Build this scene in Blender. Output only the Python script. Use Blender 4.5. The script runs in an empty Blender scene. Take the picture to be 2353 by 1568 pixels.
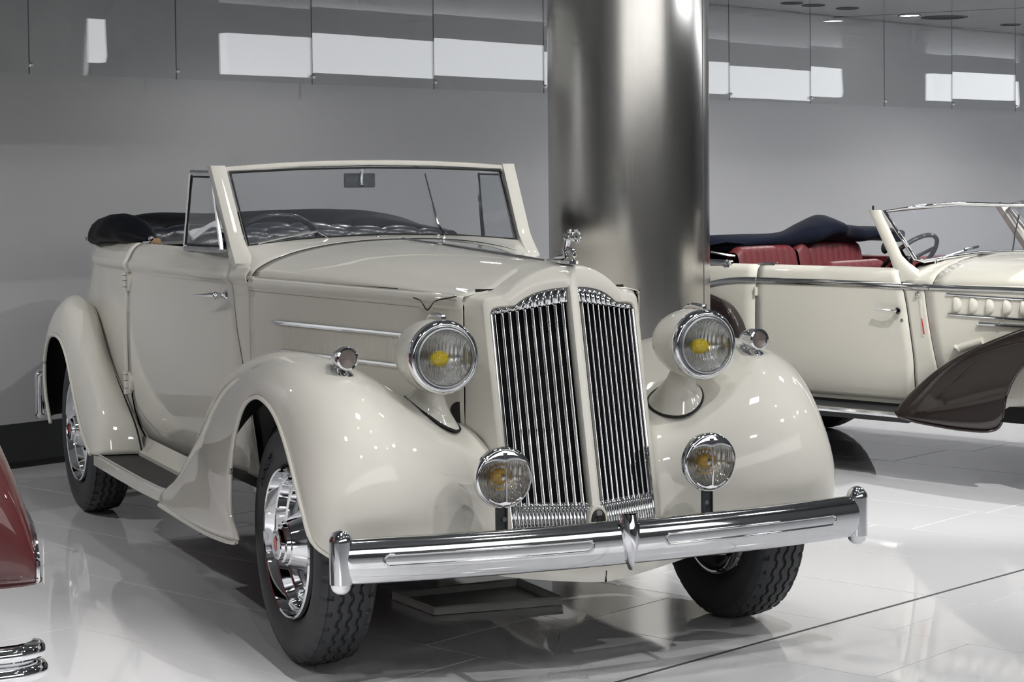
import bpy, bmesh, math, random
import numpy as np
from mathutils import Matrix, Vector

# ------------------------------------------------------------------ camera, world, light
scene = bpy.context.scene
COL = scene.collection
IW, IH = 2353.0, 1568.0
FPX, SHY, ROLL, PITCH, CAMZ = 4580.3, -187.15, 0.010248, 0.039782, 1.5
cam_d = bpy.data.cameras.new('camera'); cam = bpy.data.objects.new('camera', cam_d); COL.objects.link(cam)
cam_d.sensor_width = 36.0; cam_d.sensor_fit = 'HORIZONTAL'; cam_d.lens = FPX / IW * 36.0
cam_d.shift_y = SHY / IW; cam_d.clip_start = 0.05; cam_d.clip_end = 200
_R = Vector((1, 0, 0)); _F = Vector((0, math.cos(PITCH), -math.sin(PITCH))); _U = Vector((0, math.sin(PITCH), math.cos(PITCH)))
_r = _R * math.cos(ROLL) - _U * math.sin(ROLL); _u = _U * math.cos(ROLL) + _R * math.sin(ROLL)
_m = Matrix((( _r.x, _u.x, -_F.x, 0), (_r.y, _u.y, -_F.y, 0), (_r.z, _u.z, -_F.z, CAMZ), (0, 0, 0, 1)))
cam.matrix_world = _m
scene.camera = cam
cy = scene.cycles
cy.max_bounces = 5; cy.diffuse_bounces = 2; cy.glossy_bounces = 4; cy.transmission_bounces = 4; cy.transparent_max_bounces = 8
cy.caustics_reflective = False; cy.caustics_refractive = True
cy.use_adaptive_sampling = True; cy.adaptive_threshold = 0.1; cy.adaptive_min_samples = 8
cy.light_sampling_threshold = 0.04
scene.view_settings.view_transform = 'Standard'; scene.view_settings.look = 'None'
scene.view_settings.exposure = 0.12; scene.view_settings.gamma = 1.0; scene.view_settings.use_curve_mapping = False
world = bpy.data.worlds.new('world'); scene.world = world; world.use_nodes = True
world.node_tree.nodes['Background'].inputs[0].default_value = (0.6, 0.63, 0.68, 1)
world.node_tree.nodes['Background'].inputs[1].default_value = 0.25

# room axes: GA runs along the back wall, GB points from the back wall to the viewer's side
AN = math.radians(47.7)
GA = np.array([math.cos(AN), math.sin(AN)]); GB = np.array([math.sin(AN), -math.cos(AN)])
CEIL = 2.80
def rm(a, b, z): p = GA * a + GB * b; return (float(p[0]), float(p[1]), float(z))
# car frame
TH1 = -1.1571950111800309; T1 = np.array([0.053354590630930655, 6.498438260127317])
def c1w(x, y, z):
    c, s = math.cos(TH1), math.sin(TH1)
    return (T1[0] + c * x - s * y, T1[1] + s * x + c * y, z)

def spot(loc, target, power, angle=60, blend=0.3, soft=0.03, color=(1, 0.985, 0.965)):
    l = bpy.data.lights.new('spot_lamp', 'SPOT'); l.energy = power; l.spot_size = math.radians(angle); l.spot_blend = blend
    l.shadow_soft_size = soft; l.color = color
    o = bpy.data.objects.new('spot_lamp', l); COL.objects.link(o); o.location = loc
    d = Vector(target) - Vector(loc); o.rotation_euler = d.to_track_quat('-Z', 'Y').to_euler(); return o
def area(loc, target, power, sx, sy, color=(1, 1, 1)):
    l = bpy.data.lights.new('fill_light_panel', 'AREA'); l.shape = 'RECTANGLE'; l.size = sx; l.size_y = sy; l.energy = power; l.color = color
    o = bpy.data.objects.new('fill_light_panel', l); COL.objects.link(o); o.location = loc
    d = Vector(target) - Vector(loc); o.rotation_euler = d.to_track_quat('-Z', 'Y').to_euler(); return o
HIGH = 7.5          # ceiling of the hall in front of the low ceiling bay
# lamps: position, target (both in the frame of the cream convertible), power, cone
LAMPS = [((6.3, 5.6, 7.42), (0.3, 0.5, 0.4), 480, 50), ((3.6, 1.5, 7.42), (-0.3, -0.9, 0.0), 460, 60), ((1.2, 6.6, 7.42), (-1.6, 3.8, 0.4), 1500, 46), ((3.2, 2.4, 7.42), (-2.42, 3.2, 0.7), 1700, 30),  # latter pair added to brighten the ivory cabriolet and the floor beside it
         ((3.2, -1.2, 7.42), (0.9, -3.0, 0.0), 1400, 38), ((-1.5, 2.3, 7.42), (-1.5, 1.0, 0.0), 120, 60)]  # leading spot added only to brighten the floor at lower left
# downlights of the low bay: position along and across the room, power
BAY = [(3.5, -8.3, 70), (7.6, -7.6, 25), (11.5, -6.9, 95), (15.0, -6.9, 110), (19.0, -6.9, 110)]
FILL_PANELS = [(a, b, 65) for a in (-1.5, 4.0, 9.3, 15.0) for b in (-3.0, 3.0)]  # unseen area lights added under the hall ceiling for ambient fill
# ------------------------------------------------------------------ materials
def mat(name, col, rough=0.5, metal=0.0, coat=0.0, spec=0.5, crough=0.03, bump=None, var=None, sheen=0.0):
    m = bpy.data.materials.new(name); m.use_nodes = True; nt = m.node_tree; b = nt.nodes['Principled BSDF']
    b.inputs['Base Color'].default_value = (*col, 1); b.inputs['Roughness'].default_value = rough; b.inputs['Metallic'].default_value = metal
    b.inputs['Coat Weight'].default_value = coat; b.inputs['Coat Roughness'].default_value = crough; b.inputs['Specular IOR Level'].default_value = spec
    if sheen: b.inputs['Sheen Weight'].default_value = sheen
    tc = nt.nodes.new('ShaderNodeTexCoord')
    if bump:
        sc, st, kind = bump
        if kind == 'noise':
            t = nt.nodes.new('ShaderNodeTexNoise'); t.inputs['Scale'].default_value = sc; t.inputs['Detail'].default_value = 2; out = t.outputs[0]
        else:
            t = nt.nodes.new('ShaderNodeTexWave'); t.inputs['Scale'].default_value = sc; t.bands_direction = kind; out = t.outputs[1]
        nt.links.new(tc.outputs['Object'], t.inputs['Vector'])
        bp = nt.nodes.new('ShaderNodeBump'); bp.inputs['Strength'].default_value = st; bp.inputs['Distance'].default_value = 0.004
        nt.links.new(out, bp.inputs['Height']); nt.links.new(bp.outputs[0], b.inputs['Normal'])
    if var:
        sc, amt = var
        t = nt.nodes.new('ShaderNodeTexNoise'); t.inputs['Scale'].default_value = sc; t.inputs['Detail'].default_value = 1
        nt.links.new(tc.outputs['Object'], t.inputs['Vector'])
        r = nt.nodes.new('ShaderNodeMapRange'); r.inputs[3].default_value = 1 - amt; r.inputs[4].default_value = 1 + amt
        nt.links.new(t.outputs[0], r.inputs[0])
        mx = nt.nodes.new('ShaderNodeMix'); mx.data_type = 'RGBA'; mx.blend_type = 'MULTIPLY'; mx.inputs['Factor'].default_value = 1
        mx.inputs[6].default_value = (*col, 1); nt.links.new(r.outputs[0], mx.inputs[7]); nt.links.new(mx.outputs[2], b.inputs['Base Color'])
    return m
def glassmat(name, tint=(0.93, 0.95, 0.95), gloss=1.0, rough=0.0, ribs=None, ior=1.5, glare_veil=0.0, refr=0.0):
    m = bpy.data.materials.new(name); m.use_nodes = True; nt = m.node_tree; nt.nodes.remove(nt.nodes['Principled BSDF'])
    out = nt.nodes['Material Output']; tr = nt.nodes.new('ShaderNodeBsdfTransparent'); tr.inputs[0].default_value = (*tint, 1)
    gl = nt.nodes.new('ShaderNodeBsdfGlossy'); gl.inputs['Roughness'].default_value = rough; gl.inputs[0].default_value = (gloss, gloss, gloss, 1)
    lw = nt.nodes.new('ShaderNodeLayerWeight'); lw.inputs[0].default_value = 0.5
    pw = nt.nodes.new('ShaderNodeMath'); pw.operation = 'POWER'; pw.inputs[1].default_value = 5.0; nt.links.new(lw.outputs['Facing'], pw.inputs[0])
    f0 = ((ior - 1) / (ior + 1)) ** 2
    fr = nt.nodes.new('ShaderNodeMath'); fr.operation = 'MULTIPLY_ADD'; fr.inputs[1].default_value = 1 - f0; fr.inputs[2].default_value = f0; nt.links.new(pw.outputs[0], fr.inputs[0])
    mx = nt.nodes.new('ShaderNodeMixShader'); nt.links.new(fr.outputs[0], mx.inputs[0]); nt.links.new(tr.outputs[0], mx.inputs[1]); nt.links.new(gl.outputs[0], mx.inputs[2])
    last = mx
    if glare_veil:
        df = nt.nodes.new('ShaderNodeBsdfDiffuse'); df.inputs[0].default_value = (0.62, 0.67, 0.75, 1)  # pale diffuse layer stands in for room light reflected off the glass
        m2 = nt.nodes.new('ShaderNodeMixShader'); m2.inputs[0].default_value = glare_veil
        nt.links.new(mx.outputs[0], m2.inputs[1]); nt.links.new(df.outputs[0], m2.inputs[2]); last = m2
    if ribs:
        tc = nt.nodes.new('ShaderNodeTexCoord'); w = nt.nodes.new('ShaderNodeTexWave'); w.bands_direction = 'Y'; w.inputs['Scale'].default_value = ribs
        bp = nt.nodes.new('ShaderNodeBump'); bp.inputs['Strength'].default_value = 0.6; bp.inputs['Distance'].default_value = 0.003
        nt.links.new(tc.outputs['Object'], w.inputs['Vector']); nt.links.new(w.outputs[1], bp.inputs['Height'])
        nt.links.new(bp.outputs[0], gl.inputs['Normal']); nt.links.new(bp.outputs[0], lw.inputs['Normal'])
    if refr:
        rf = nt.nodes.new('ShaderNodeBsdfRefraction'); rf.inputs['IOR'].default_value = 1.3; rf.inputs['Roughness'].default_value = 0.03; rf.inputs[0].default_value = (1, 1, 1, 1)
        nt.links.new(bp.outputs[0], rf.inputs['Normal']); m3 = nt.nodes.new('ShaderNodeMixShader'); m3.inputs[0].default_value = refr
        nt.links.new(tr.outputs[0], m3.inputs[1]); nt.links.new(rf.outputs[0], m3.inputs[2]); nt.links.new(m3.outputs[0], mx.inputs[1])
    nt.links.new(last.outputs[0], out.inputs[0]); return m
def emat(name, col, s):
    m = bpy.data.materials.new(name); m.use_nodes = True; b = m.node_tree.nodes['Principled BSDF']
    b.inputs['Base Color'].default_value = (*col, 1); b.inputs['Emission Color'].default_value = (*col, 1); b.inputs['Emission Strength'].default_value = s; return m
CREAM = (0.76, 0.742, 0.672)
M = dict(
    cream=mat('cream_paint', CREAM, 0.5, 0, 1.0, 0.25, 0.025, var=(1.5, 0.012)),
    cream2=mat('ivory_paint', (0.77, 0.745, 0.655), 0.5, 0, 1.0, 0.25, 0.03, var=(1.5, 0.012)),
    brown=mat('dark_brown_paint', (0.012, 0.0065, 0.0055), 0.4, 0, 1.0, 0.3, 0.03, var=(2, 0.05)),
    red=mat('dark_red_paint', (0.075, 0.013, 0.014), 0.4, 0, 1.0, 0.3, 0.03, var=(2, 0.05)),
    chrome=mat('chrome', (0.80, 0.81, 0.83), 0.035, 1.0, var=(6, 0.03)),
    chrome2=mat('worn_chrome', (0.72, 0.73, 0.745), 0.07, 1.0, var=(25, 0.06)),
    steel=mat('satin_steel', (0.45, 0.46, 0.47), 0.3, 1.0, var=(12, 0.08)),
    rubber=mat('tyre_rubber', (0.040, 0.042, 0.045), 0.55, 0, 0, 0.4, var=(18, 0.25)),
    letter=mat('tyre_lettering', (0.004, 0.004, 0.0045), 0.8, 0, 0, 0.2, var=(20, 0.1)),
    mat=mat('ribbed_rubber_mat', (0.03, 0.03, 0.028), 0.5, bump=(60, 1.0, 'Y'), var=(10, 0.2)),
    black=mat('black_underbody', (0.008, 0.008, 0.008), 0.7, var=(8, 0.2)),
    gap=mat('dark_gap', (0.012, 0.011, 0.010), 0.8, var=(8, 0.2)),
    iron=mat('grey_iron', (0.07, 0.075, 0.08), 0.45, 0.3, var=(30, 0.3)),
    navy=mat('navy_cloth', (0.003, 0.0035, 0.006), 0.55, spec=0.12, bump=(60, 0.3, 'noise'), var=(4, 0.2)),
    navy2=mat('blue_mohair_cloth', (0.005, 0.007, 0.017), 0.85, spec=0.12, sheen=0.04, bump=(80, 0.3, 'noise'), var=(4, 0.2)),
    leather=mat('navy_leather', (0.010, 0.012, 0.022), 0.28, 0, 0.2, 0.6, 0.2, bump=(40, 0.35, 'noise'), var=(6, 0.25)),
    redleather=mat('red_leather', (0.125, 0.016, 0.020), 0.5, 0, 0, 0.45, bump=(50, 0.2, 'noise'), var=(5, 0.12)),
    white=mat('white_cloth', (0.66, 0.67, 0.69), 0.7, bump=(25, 0.6, 'noise'), var=(10, 0.06)),
    wood=mat('bare_wood', (0.42, 0.25, 0.13), 0.6, var=(30, 0.25)),
    wheelrim=mat('black_bakelite', (0.02, 0.02, 0.024), 0.2, 0, 0.5, var=(5, 0.1)),
    redenamel=mat('red_enamel', (0.55, 0.03, 0.03), 0.25, 0, 0.6, var=(20, 0.1)),
    bronze=mat('dark_bronze_enamel', (0.035, 0.03, 0.022), 0.35, 0.5, 0.3, var=(120, 0.5)),
    blueenamel=mat('blue_enamel', (0.03, 0.05, 0.12), 0.3, 0, 0.5, var=(40, 0.2)),
    silvergrey=mat('silver_wheel_paint', (0.36, 0.37, 0.385), 0.35, 0.6, var=(10, 0.08)),
    bulb=mat('yellow_bulb_glass', (0.70, 0.52, 0.01), 0.15, 0, 0.5, var=(10, 0.1)),
    amber=mat('amber_bulb_glass', (0.42, 0.25, 0.02), 0.25, 0, 0.5, var=(10, 0.1)),
    wall=mat('grey_wall_paint', (0.50, 0.505, 0.52), 0.38, spec=0.45, var=(0.7, 0.02)),
    plinth=mat('charcoal_plinth', (0.028, 0.030, 0.032), 0.45, var=(3, 0.1)),
    toe=mat('black_toe_strip', (0.010, 0.010, 0.010), 0.6, var=(3, 0.1)),
    ceiling=mat('glossy_grey_ceiling', (0.34, 0.35, 0.355), 0.12, spec=0.6, var=(0.5, 0.02)),
    hallceiling=mat('dark_hall_ceiling', (0.11, 0.115, 0.12), 0.5, var=(0.5, 0.03)),
    hallwall=mat('dark_hall_wall', (0.13, 0.135, 0.14), 0.6, var=(0.5, 0.03)),
    tray=mat('light_grey_tray', (0.55, 0.55, 0.52), 0.4, 0.2, var=(8, 0.1)),
    tile=mat('polished_white_tile', (0.80, 0.80, 0.82), 0.045, spec=0.6, var=(0.8, 0.015)),
    grout=mat('grey_grout', (0.20, 0.20, 0.21), 0.8, var=(6, 0.1)),
    groove=mat('dark_joint_profile', (0.10, 0.10, 0.11), 0.5, 0.2, var=(6, 0.1)),
    whitewall=mat('white_gallery_paint', (0.82, 0.83, 0.84), 0.5, var=(0.7, 0.02)),
    reflector=mat('silver_reflector', (0.88, 0.88, 0.87), 0.17, 0.85, bump=(28, 0.6, 'Y')),
    glass=glassmat('window_glass', (0.95, 0.965, 0.975), ior=1.62, glare_veil=0.06),
    clear=glassmat('glass_panel', (0.985, 0.99, 0.99), 1.0, 0.0, ior=1.62),
    lens=glassmat('ribbed_lens_glass', (0.94, 0.95, 0.95), ribs=48, refr=0.6),
    lens2=glassmat('fog_lens_glass', (0.93, 0.92, 0.88), ribs=40, refr=0.5),
    lens3=glassmat('side_lamp_glass', (0.75, 0.68, 0.64), ribs=70),
)
def brushed(name):
    m = mat(name, (0.60, 0.585, 0.56), 0.20, 1.0); nt = m.node_tree; b = nt.nodes['Principled BSDF']
    tc = nt.nodes.new('ShaderNodeTexCoord'); mp = nt.nodes.new('ShaderNodeMapping'); mp.inputs['Scale'].default_value = (60, 60, 0.6)
    t = nt.nodes.new('ShaderNodeTexNoise'); t.inputs['Scale'].default_value = 3; t.inputs['Detail'].default_value = 6
    r = nt.nodes.new('ShaderNodeMapRange'); r.inputs[3].default_value = 0.17; r.inputs[4].default_value = 0.25
    nt.links.new(tc.outputs['Object'], mp.inputs[0]); nt.links.new(mp.outputs[0], t.inputs['Vector']); nt.links.new(t.outputs[0], r.inputs[0]); nt.links.new(r.outputs[0], b.inputs['Roughness'])
    b.inputs['Anisotropic'].default_value = 0.75; b.inputs['Anisotropic Rotation'].default_value = 0.0
    tg = nt.nodes.new('ShaderNodeTangent'); tg.direction_type = 'RADIAL'; tg.axis = 'Z'; nt.links.new(tg.outputs[0], b.inputs['Tangent'])
    return m
M['column'] = brushed('brushed_stainless_steel')

# ------------------------------------------------------------------ mesh helpers
def link(o, parent=None):
    COL.objects.link(o)
    if parent is not None: o.parent = parent
    return o
def mk(name, vf, m, parent=None, smooth=True, ang=38, fix=False, kind=None):
    v, f = vf[0], vf[1]
    me = bpy.data.meshes.new(name); me.from_pydata([tuple(map(float, p)) for p in v], [], [tuple(int(i) for i in q) for q in f])
    if fix:
        bm = bmesh.new(); bm.from_mesh(me); bmesh.ops.remove_doubles(bm, verts=bm.verts, dist=1e-5); bmesh.ops.recalc_face_normals(bm, faces=bm.faces); bm.to_mesh(me); bm.free()
    me.materials.append(m if not isinstance(m, str) else M[m])
    if smooth:
        me.polygons.foreach_set('use_smooth', [True] * len(me.polygons)); me.set_sharp_from_angle(angle=math.radians(ang))
    me.update()
    o = bpy.data.objects.new(name, me); link(o, parent)
    if kind: o['kind'] = kind
    return o
def thing(name, label, cat, loc=(0, 0, 0), rz=0.0, group=None, kind=None):
    o = bpy.data.objects.new(name, None); o.empty_display_size = 0.1; link(o); o.location = loc; o.rotation_euler = (0, 0, rz)
    o['label'] = label; o['category'] = cat
    if group: o['group'] = group
    if kind: o['kind'] = kind
    return o
def tag(o, label, cat, group=None):
    o['label'] = label; o['category'] = cat
    if group: o['group'] = group
    return o
def struct(o): o['kind'] = 'structure'; return o
def join(*parts):
    V, F = [], []
    for v, f in parts:
        n = len(V); V += [tuple(p) for p in v]; F += [tuple(i + n for i in q) for q in f]
    return V, F
def flipf(vf): return vf[0], [tuple(reversed(q)) for q in vf[1]]
def mir(vf): return [(p[0], -p[1], p[2]) for p in vf[0]], [tuple(reversed(q)) for q in vf[1]]
def side(vf, s): return vf if s > 0 else mir(vf)
def grid(rows, cu=False, cv=False, caps=False):
    R = len(rows); C = len(rows[0]); V = [tuple(p) for r in rows for p in r]; F = []
    for i in range(R if cu else R - 1):
        for j in range(C if cv else C - 1):
            a = i * C + j; b = i * C + (j + 1) % C; c = ((i + 1) % R) * C + (j + 1) % C; d = ((i + 1) % R) * C + j
            F.append((a, b, c, d))
    if caps: F.append(tuple(range(C - 1, -1, -1))); F.append(tuple((R - 1) * C + k for k in range(C)))
    return V, F
def cr(keys, n, closed=False):
    K = np.array(keys, float); N = len(K)
    if closed: idx = lambda i: K[i % N]
    else:
        def idx(i):
            if i < 0: return 2 * K[0] - K[1]
            if i >= N: return 2 * K[-1] - K[-2]
            return K[i]
    out = []; S = N if closed else N - 1
    for t in (np.arange(n) * S / n if closed else np.linspace(0, S, n)):
        i = min(int(t), S - 1); u = t - i; p0, p1, p2, p3 = idx(i - 1), idx(i), idx(i + 1), idx(i + 2)
        out.append(0.5 * ((2 * p1) + (-p0 + p2) * u + (2 * p0 - 5 * p1 + 4 * p2 - p3) * u * u + (-p0 + 3 * p1 - 3 * p2 + p3) * u ** 3))
    return np.array(out)
def sm(xs, ys):
    xs = np.array(xs, float); ys = np.array(ys, float); o = np.argsort(xs); xs, ys = xs[o], ys[o]
    d = np.diff(ys) / np.diff(xs); m = np.concatenate([[d[0]], (d[:-1] + d[1:]) / 2, [d[-1]]])
    for k in range(len(d)):
        if k > 0 and d[k - 1] * d[k] <= 0: m[k] = 0
    def f(x):
        x = float(min(max(x, xs[0]), xs[-1])); i = int(min(max(np.searchsorted(xs, x) - 1, 0), len(xs) - 2)); h = xs[i + 1] - xs[i]; t = (x - xs[i]) / h
        return (2 * t ** 3 - 3 * t ** 2 + 1) * ys[i] + (t ** 3 - 2 * t ** 2 + t) * h * m[i] + (-2 * t ** 3 + 3 * t ** 2) * ys[i + 1] + (t ** 3 - t ** 2) * h * m[i + 1]
    return f
def tube(path, r, n=8, closed=False, sx=1.0, sy=1.0, up=(0, 0, 1)):
    P = np.array(path, float); N = len(P); rows = []
    rr = r if hasattr(r, '__len__') else [r] * N
    for i in range(N):
        t = (P[(i + 1) % N] - P[i - 1]) if closed else (P[min(i + 1, N - 1)] - P[max(i - 1, 0)])
        t = t / (np.linalg.norm(t) + 1e-12); u = np.array(up, float)
        if abs(t @ u) > 0.97: u = np.array((1, 0, 0), float)
        a = np.cross(t, u); a /= np.linalg.norm(a); b = np.cross(a, t)
        rows.append([P[i] + rr[i] * (sx * math.cos(q) * a + sy * math.sin(q) * b) for q in np.linspace(0, 2 * math.pi, n, endpoint=False)])
    return grid(rows, cu=closed, cv=True, caps=not closed)
def lathe(prof, n=32, axis='x', o=(0, 0, 0)):
    rows = []
    for r, h in prof:
        row = []
        for q in np.linspace(0, 2 * math.pi, n, endpoint=False):
            a, b = r * math.cos(q), r * math.sin(q)
            row.append({'x': (o[0] + h, o[1] + a, o[2] + b), 'y': (o[0] + b, o[1] + h, o[2] + a), 'z': (o[0] + a, o[1] + b, o[2] + h)}[axis])
        rows.append(row)
    return grid(rows, cv=True)
def box(c, s, bev=0.0, seg=2):
    bm = bmesh.new(); bmesh.ops.create_cube(bm, size=1.0); bmesh.ops.scale(bm, vec=s, verts=bm.verts); bmesh.ops.translate(bm, vec=c, verts=bm.verts)
    if bev: bmesh.ops.bevel(bm, geom=bm.edges[:], offset=bev, segments=seg, profile=0.5, affect='EDGES')
    bm.verts.index_update(); v = [tuple(p.co) for p in bm.verts]; f = [tuple(p.index for p in q.verts) for q in bm.faces]; bm.free(); return v, f
def prism(poly, a, b):      # poly: list of 3d points (front), extruded by vector a->b offset
    n = len(poly); P = np.array(poly, float); A, B = np.array(a, float), np.array(b, float)
    V = [tuple(p) for p in P + A] + [tuple(p) for p in P + B]
    F = [tuple(range(n)), tuple(range(2 * n - 1, n - 1, -1))] + [(i, i + n, (i + 1) % n + n, (i + 1) % n) for i in range(n)]
    return V, F
def xf(vf, fn): return [fn(*p) for p in vf[0]], vf[1]
def ball(c, r, n=12, sc=(1, 1, 1)):
    rows = [[(c[0] + r * sc[0] * math.sin(a) * math.cos(b), c[1] + r * sc[1] * math.sin(a) * math.sin(b), c[2] + r * sc[2] * math.cos(a)) for b in np.linspace(0, 2 * math.pi, n, endpoint=False)] for a in np.linspace(0.02, math.pi - 0.02, max(6, n // 2 + 1))]
    return grid(rows, cv=True, caps=True)
def solid(o, t, m2=None, off=-1.0):
    md = o.modifiers.new('thickness', 'SOLIDIFY'); md.thickness = t; md.offset = off
    if m2: o.data.materials.append(M[m2]); md.material_offset = 1; md.material_offset_rim = 0
    return o
def text_mesh(s, size):
    cu = bpy.data.curves.new('lettering', 'FONT'); cu.body = s; cu.size = size; cu.align_x = 'CENTER'; cu.align_y = 'CENTER'; cu.offset = 0.0
    o = bpy.data.objects.new('lettering', cu); COL.objects.link(o); dg = bpy.context.evaluated_depsgraph_get(); dg.update(); ev = o.evaluated_get(dg); me = ev.to_mesh()
    v = [tuple(p.co) for p in me.vertices]; f = [tuple(p.vertices) for p in me.polygons]; ev.to_mesh_clear(); bpy.data.objects.remove(o); bpy.data.curves.remove(cu); return v, f
# ------------------------------------------------------------------ the room
random.seed(4)
A0, A1, B0, B1 = -16.0, 28.0, -9.02, 7.0
def slab(name, m, a0, a1, b0, b1, z0, z1, parent=None):
    v, f = box(((a0 + a1) / 2, (b0 + b1) / 2, (z0 + z1) / 2), (a1 - a0, b1 - b0, z1 - z0))
    v = [rm(*p) for p in v]; return mk(name, (v, flipf((v, f))[1]), m, parent, smooth=False, fix=True)
floor = struct(slab('floor', 'grout', A0, A1, B0, B1, -0.20, -0.006))
ROWH, TLEN, J = 0.568, 1.17, 0.0028
offs = {-1: -3.29, 0: -3.10, 1: -3.35, 2: -3.19, 3: -3.475}
near, far = [], []
for k in range(-34, 42):
    a0 = 3.96 + k * ROWH
    off = offs.get(k, -3.0 - random.random() * 0.5)
    for j in range(-8, 10):
        b0 = off + j * TLEN
        ca, cb = a0 + ROWH / 2, b0 + TLEN / 2
        if ca < A0 + .3 or ca > A1 - .3 or b0 < B0 + 0.0 or b0 + TLEN > B1:
            if b0 < B0 and b0 + TLEN > B0 + .05: pass
            else: continue
        p = rm(ca, cb, 0)
        (near if (4.4 < p[1] < 19 and abs(p[0]) < 0.30 * p[1] + 0.9) else far).append((a0, b0))
near.sort(key=lambda t: (rm(t[0], t[1], 0)[1]))
far += near[290:]; near = near[:290]
tv, tf = box((ROWH / 2, TLEN / 2, -0.004), (ROWH - J, TLEN - J, 0.008), 0.0008, 1)
tv = [(GA[0] * p[0] + GB[0] * p[1], GA[1] * p[0] + GB[1] * p[1], p[2]) for p in tv]
first = None
for a0, b0 in near:
    p = rm(a0, b0, 0)
    if first is None: first = mk('tile', (tv, tf), 'tile', floor, smooth=False, fix=True); o = first
    else: o = bpy.data.objects.new('tile', first.data); link(o, floor)
    o.location = p
    o.rotation_euler = (random.uniform(-1, 1) * 0.0005, random.uniform(-1, 1) * 0.0005, 0)
parts = []
for a0, b0 in far:
    p = rm(a0, b0, 0); parts.append(([(q[0] + p[0], q[1] + p[1], q[2]) for q in tv], tf))
mk('far_tiles', join(*parts), 'tile', floor, smooth=False, fix=False, kind='stuff')
# dark joint profile let into the floor
pa, pb = np.array([0.303, 5.894]), np.array([1.934, 7.523]); dd = (pb - pa) / np.linalg.norm(pb - pa); nn = np.array([-dd[1], dd[0]]) * 0.006
q0, q1 = pa - dd * 6, pb + dd * 9
mk('joint_profile', prism([(q0[0] - nn[0], q0[1] - nn[1], 0), (q1[0] - nn[0], q1[1] - nn[1], 0), (q1[0] + nn[0], q1[1] + nn[1], 0), (q0[0] + nn[0], q0[1] + nn[1], 0)], (0, 0, -0.004), (0, 0, 0.0015)), 'groove', floor, smooth=False, fix=True)

wall = struct(slab('wall_back', 'wall', A0, A1, B0 - 0.20, B0 + 0.004, 0.24, CEIL + 0.05))
struct(slab('wall_left', 'wall', A0 - 0.2, A0, B0 - 0.2, B1 + 0.2, 0, HIGH + 0.05))
struct(slab('wall_right', 'wall', A1, A1 + 0.2, B0 - 0.2, B1 + 0.2, 0, HIGH + 0.05))
struct(slab('wall_front', 'hallwall', A0, A1, B1, B1 + 0.2, 0, HIGH + 0.05))
struct(slab('baseboard_back', 'plinth', A0, A1, B0 - 0.20, B0, 0.034, 0.24))
struct(slab('baseboard_toe', 'toe', A0, A1, B0 - 0.20, B0 - 0.006, -0.006, 0.034))
BS = -6.6
ceil = struct(slab('ceiling', 'ceiling', A0, A1, B0 + 0.10, BS, CEIL, CEIL + 0.2))
struct(slab('ceiling_hall', 'hallceiling', A0, A1, BS - 0.2, B1, HIGH, HIGH + 0.2))
struct(slab('wall_fascia', 'hallwall', A0, A1, BS - 0.2, BS, CEIL + 0.2, HIGH))
slab('shadow_gap', 'toe', A0, A1, B0 - 0.0, B0 + 0.10, CEIL + 0.06, CEIL + 0.2, ceil)
qa, qb = (2.1, 16.6), (6.4, 14.2)
mk('panel_joint', prism([(qa[0], qa[1], 0), (qb[0], qb[1], 0), (qb[0], qb[1] + .012, 0), (qa[0], qa[1] + .012, 0)], (0, 0, CEIL - 0.001), (0, 0, CEIL + 0.004)), 'toe', ceil, smooth=False, fix=True)
# daylight windows in the wall behind the viewer
wn = struct(slab('window_1', 'iron', -15.1, 7.6, B1 - 0.06, B1, 2.55, 5.65))
DAY = emat('daylight_pane', (0.98, 0.97, 0.95), 1.65)
for k in range(15): slab('pane', DAY, -15.0 + k * 1.5 + .04, -13.5 + k * 1.5 - .04, B1 - 0.075, B1 - 0.061, 2.65, 5.55, wn)
# suspended glass panels in front of the upper wall
JO = [1.0, 2.0, 3.0, 4.0, 5.02, 6.01, 6.97, 7.98, 9.01, 10.06, 11.11, 12.16, 13.24, 14.33, 15.43, 16.56, 17.7, 18.85, 20.0]
GBP = -8.85
rod = tube([(0, 0, 0.0), (0, 0, CEIL - 2.08)], 0.0033, 6); knob = ball((0, 0.012, 0.045), 0.0145, 12)
for i in range(len(JO) - 1):
    w = JO[i + 1] - JO[i]
    v, f = box((w / 2, 0, (CEIL - 2.08) / 2), (w - 0.006, 0.010, CEIL - 2.08 - 0.004))
    ry = random.uniform(-0.004, 0.004); rx = random.uniform(-0.006, 0.006)
    v = [(x, y + (x - w / 2) * ry + (z - 0.35) * rx, z) for x, y, z in v]
    P = rm(JO[i], GBP, 2.08); rot = lambda x, y, z: (P[0] + GA[0] * x + GB[0] * y, P[1] + GA[1] * x + GB[1] * y, P[2] + z)
    g = mk('glass_panel', xf((v, f), rot), 'clear', wall, smooth=False, fix=True)
    mk('hanger_rod', xf(rod, rot), 'groove', g); mk('fixing_ball', xf(knob, rot), 'chrome', g)
# brushed steel column
ccx, ccy, crd = 0.585, 9.93, 0.40
colm = mk('column_pillar', lathe([(crd, 0.0), (crd, CEIL)], 128, 'z', (ccx, ccy, 0)), 'column')
tag(colm, 'round brushed stainless steel column between the two cream cars', 'column')
sa = math.radians(-28)
mk('seam_strip', box((ccx + (crd + .0005) * math.cos(sa), ccy + (crd + .0005) * math.sin(sa), CEIL / 2), (0.003, 0.003, CEIL)), 'iron', colm, smooth=False)
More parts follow.
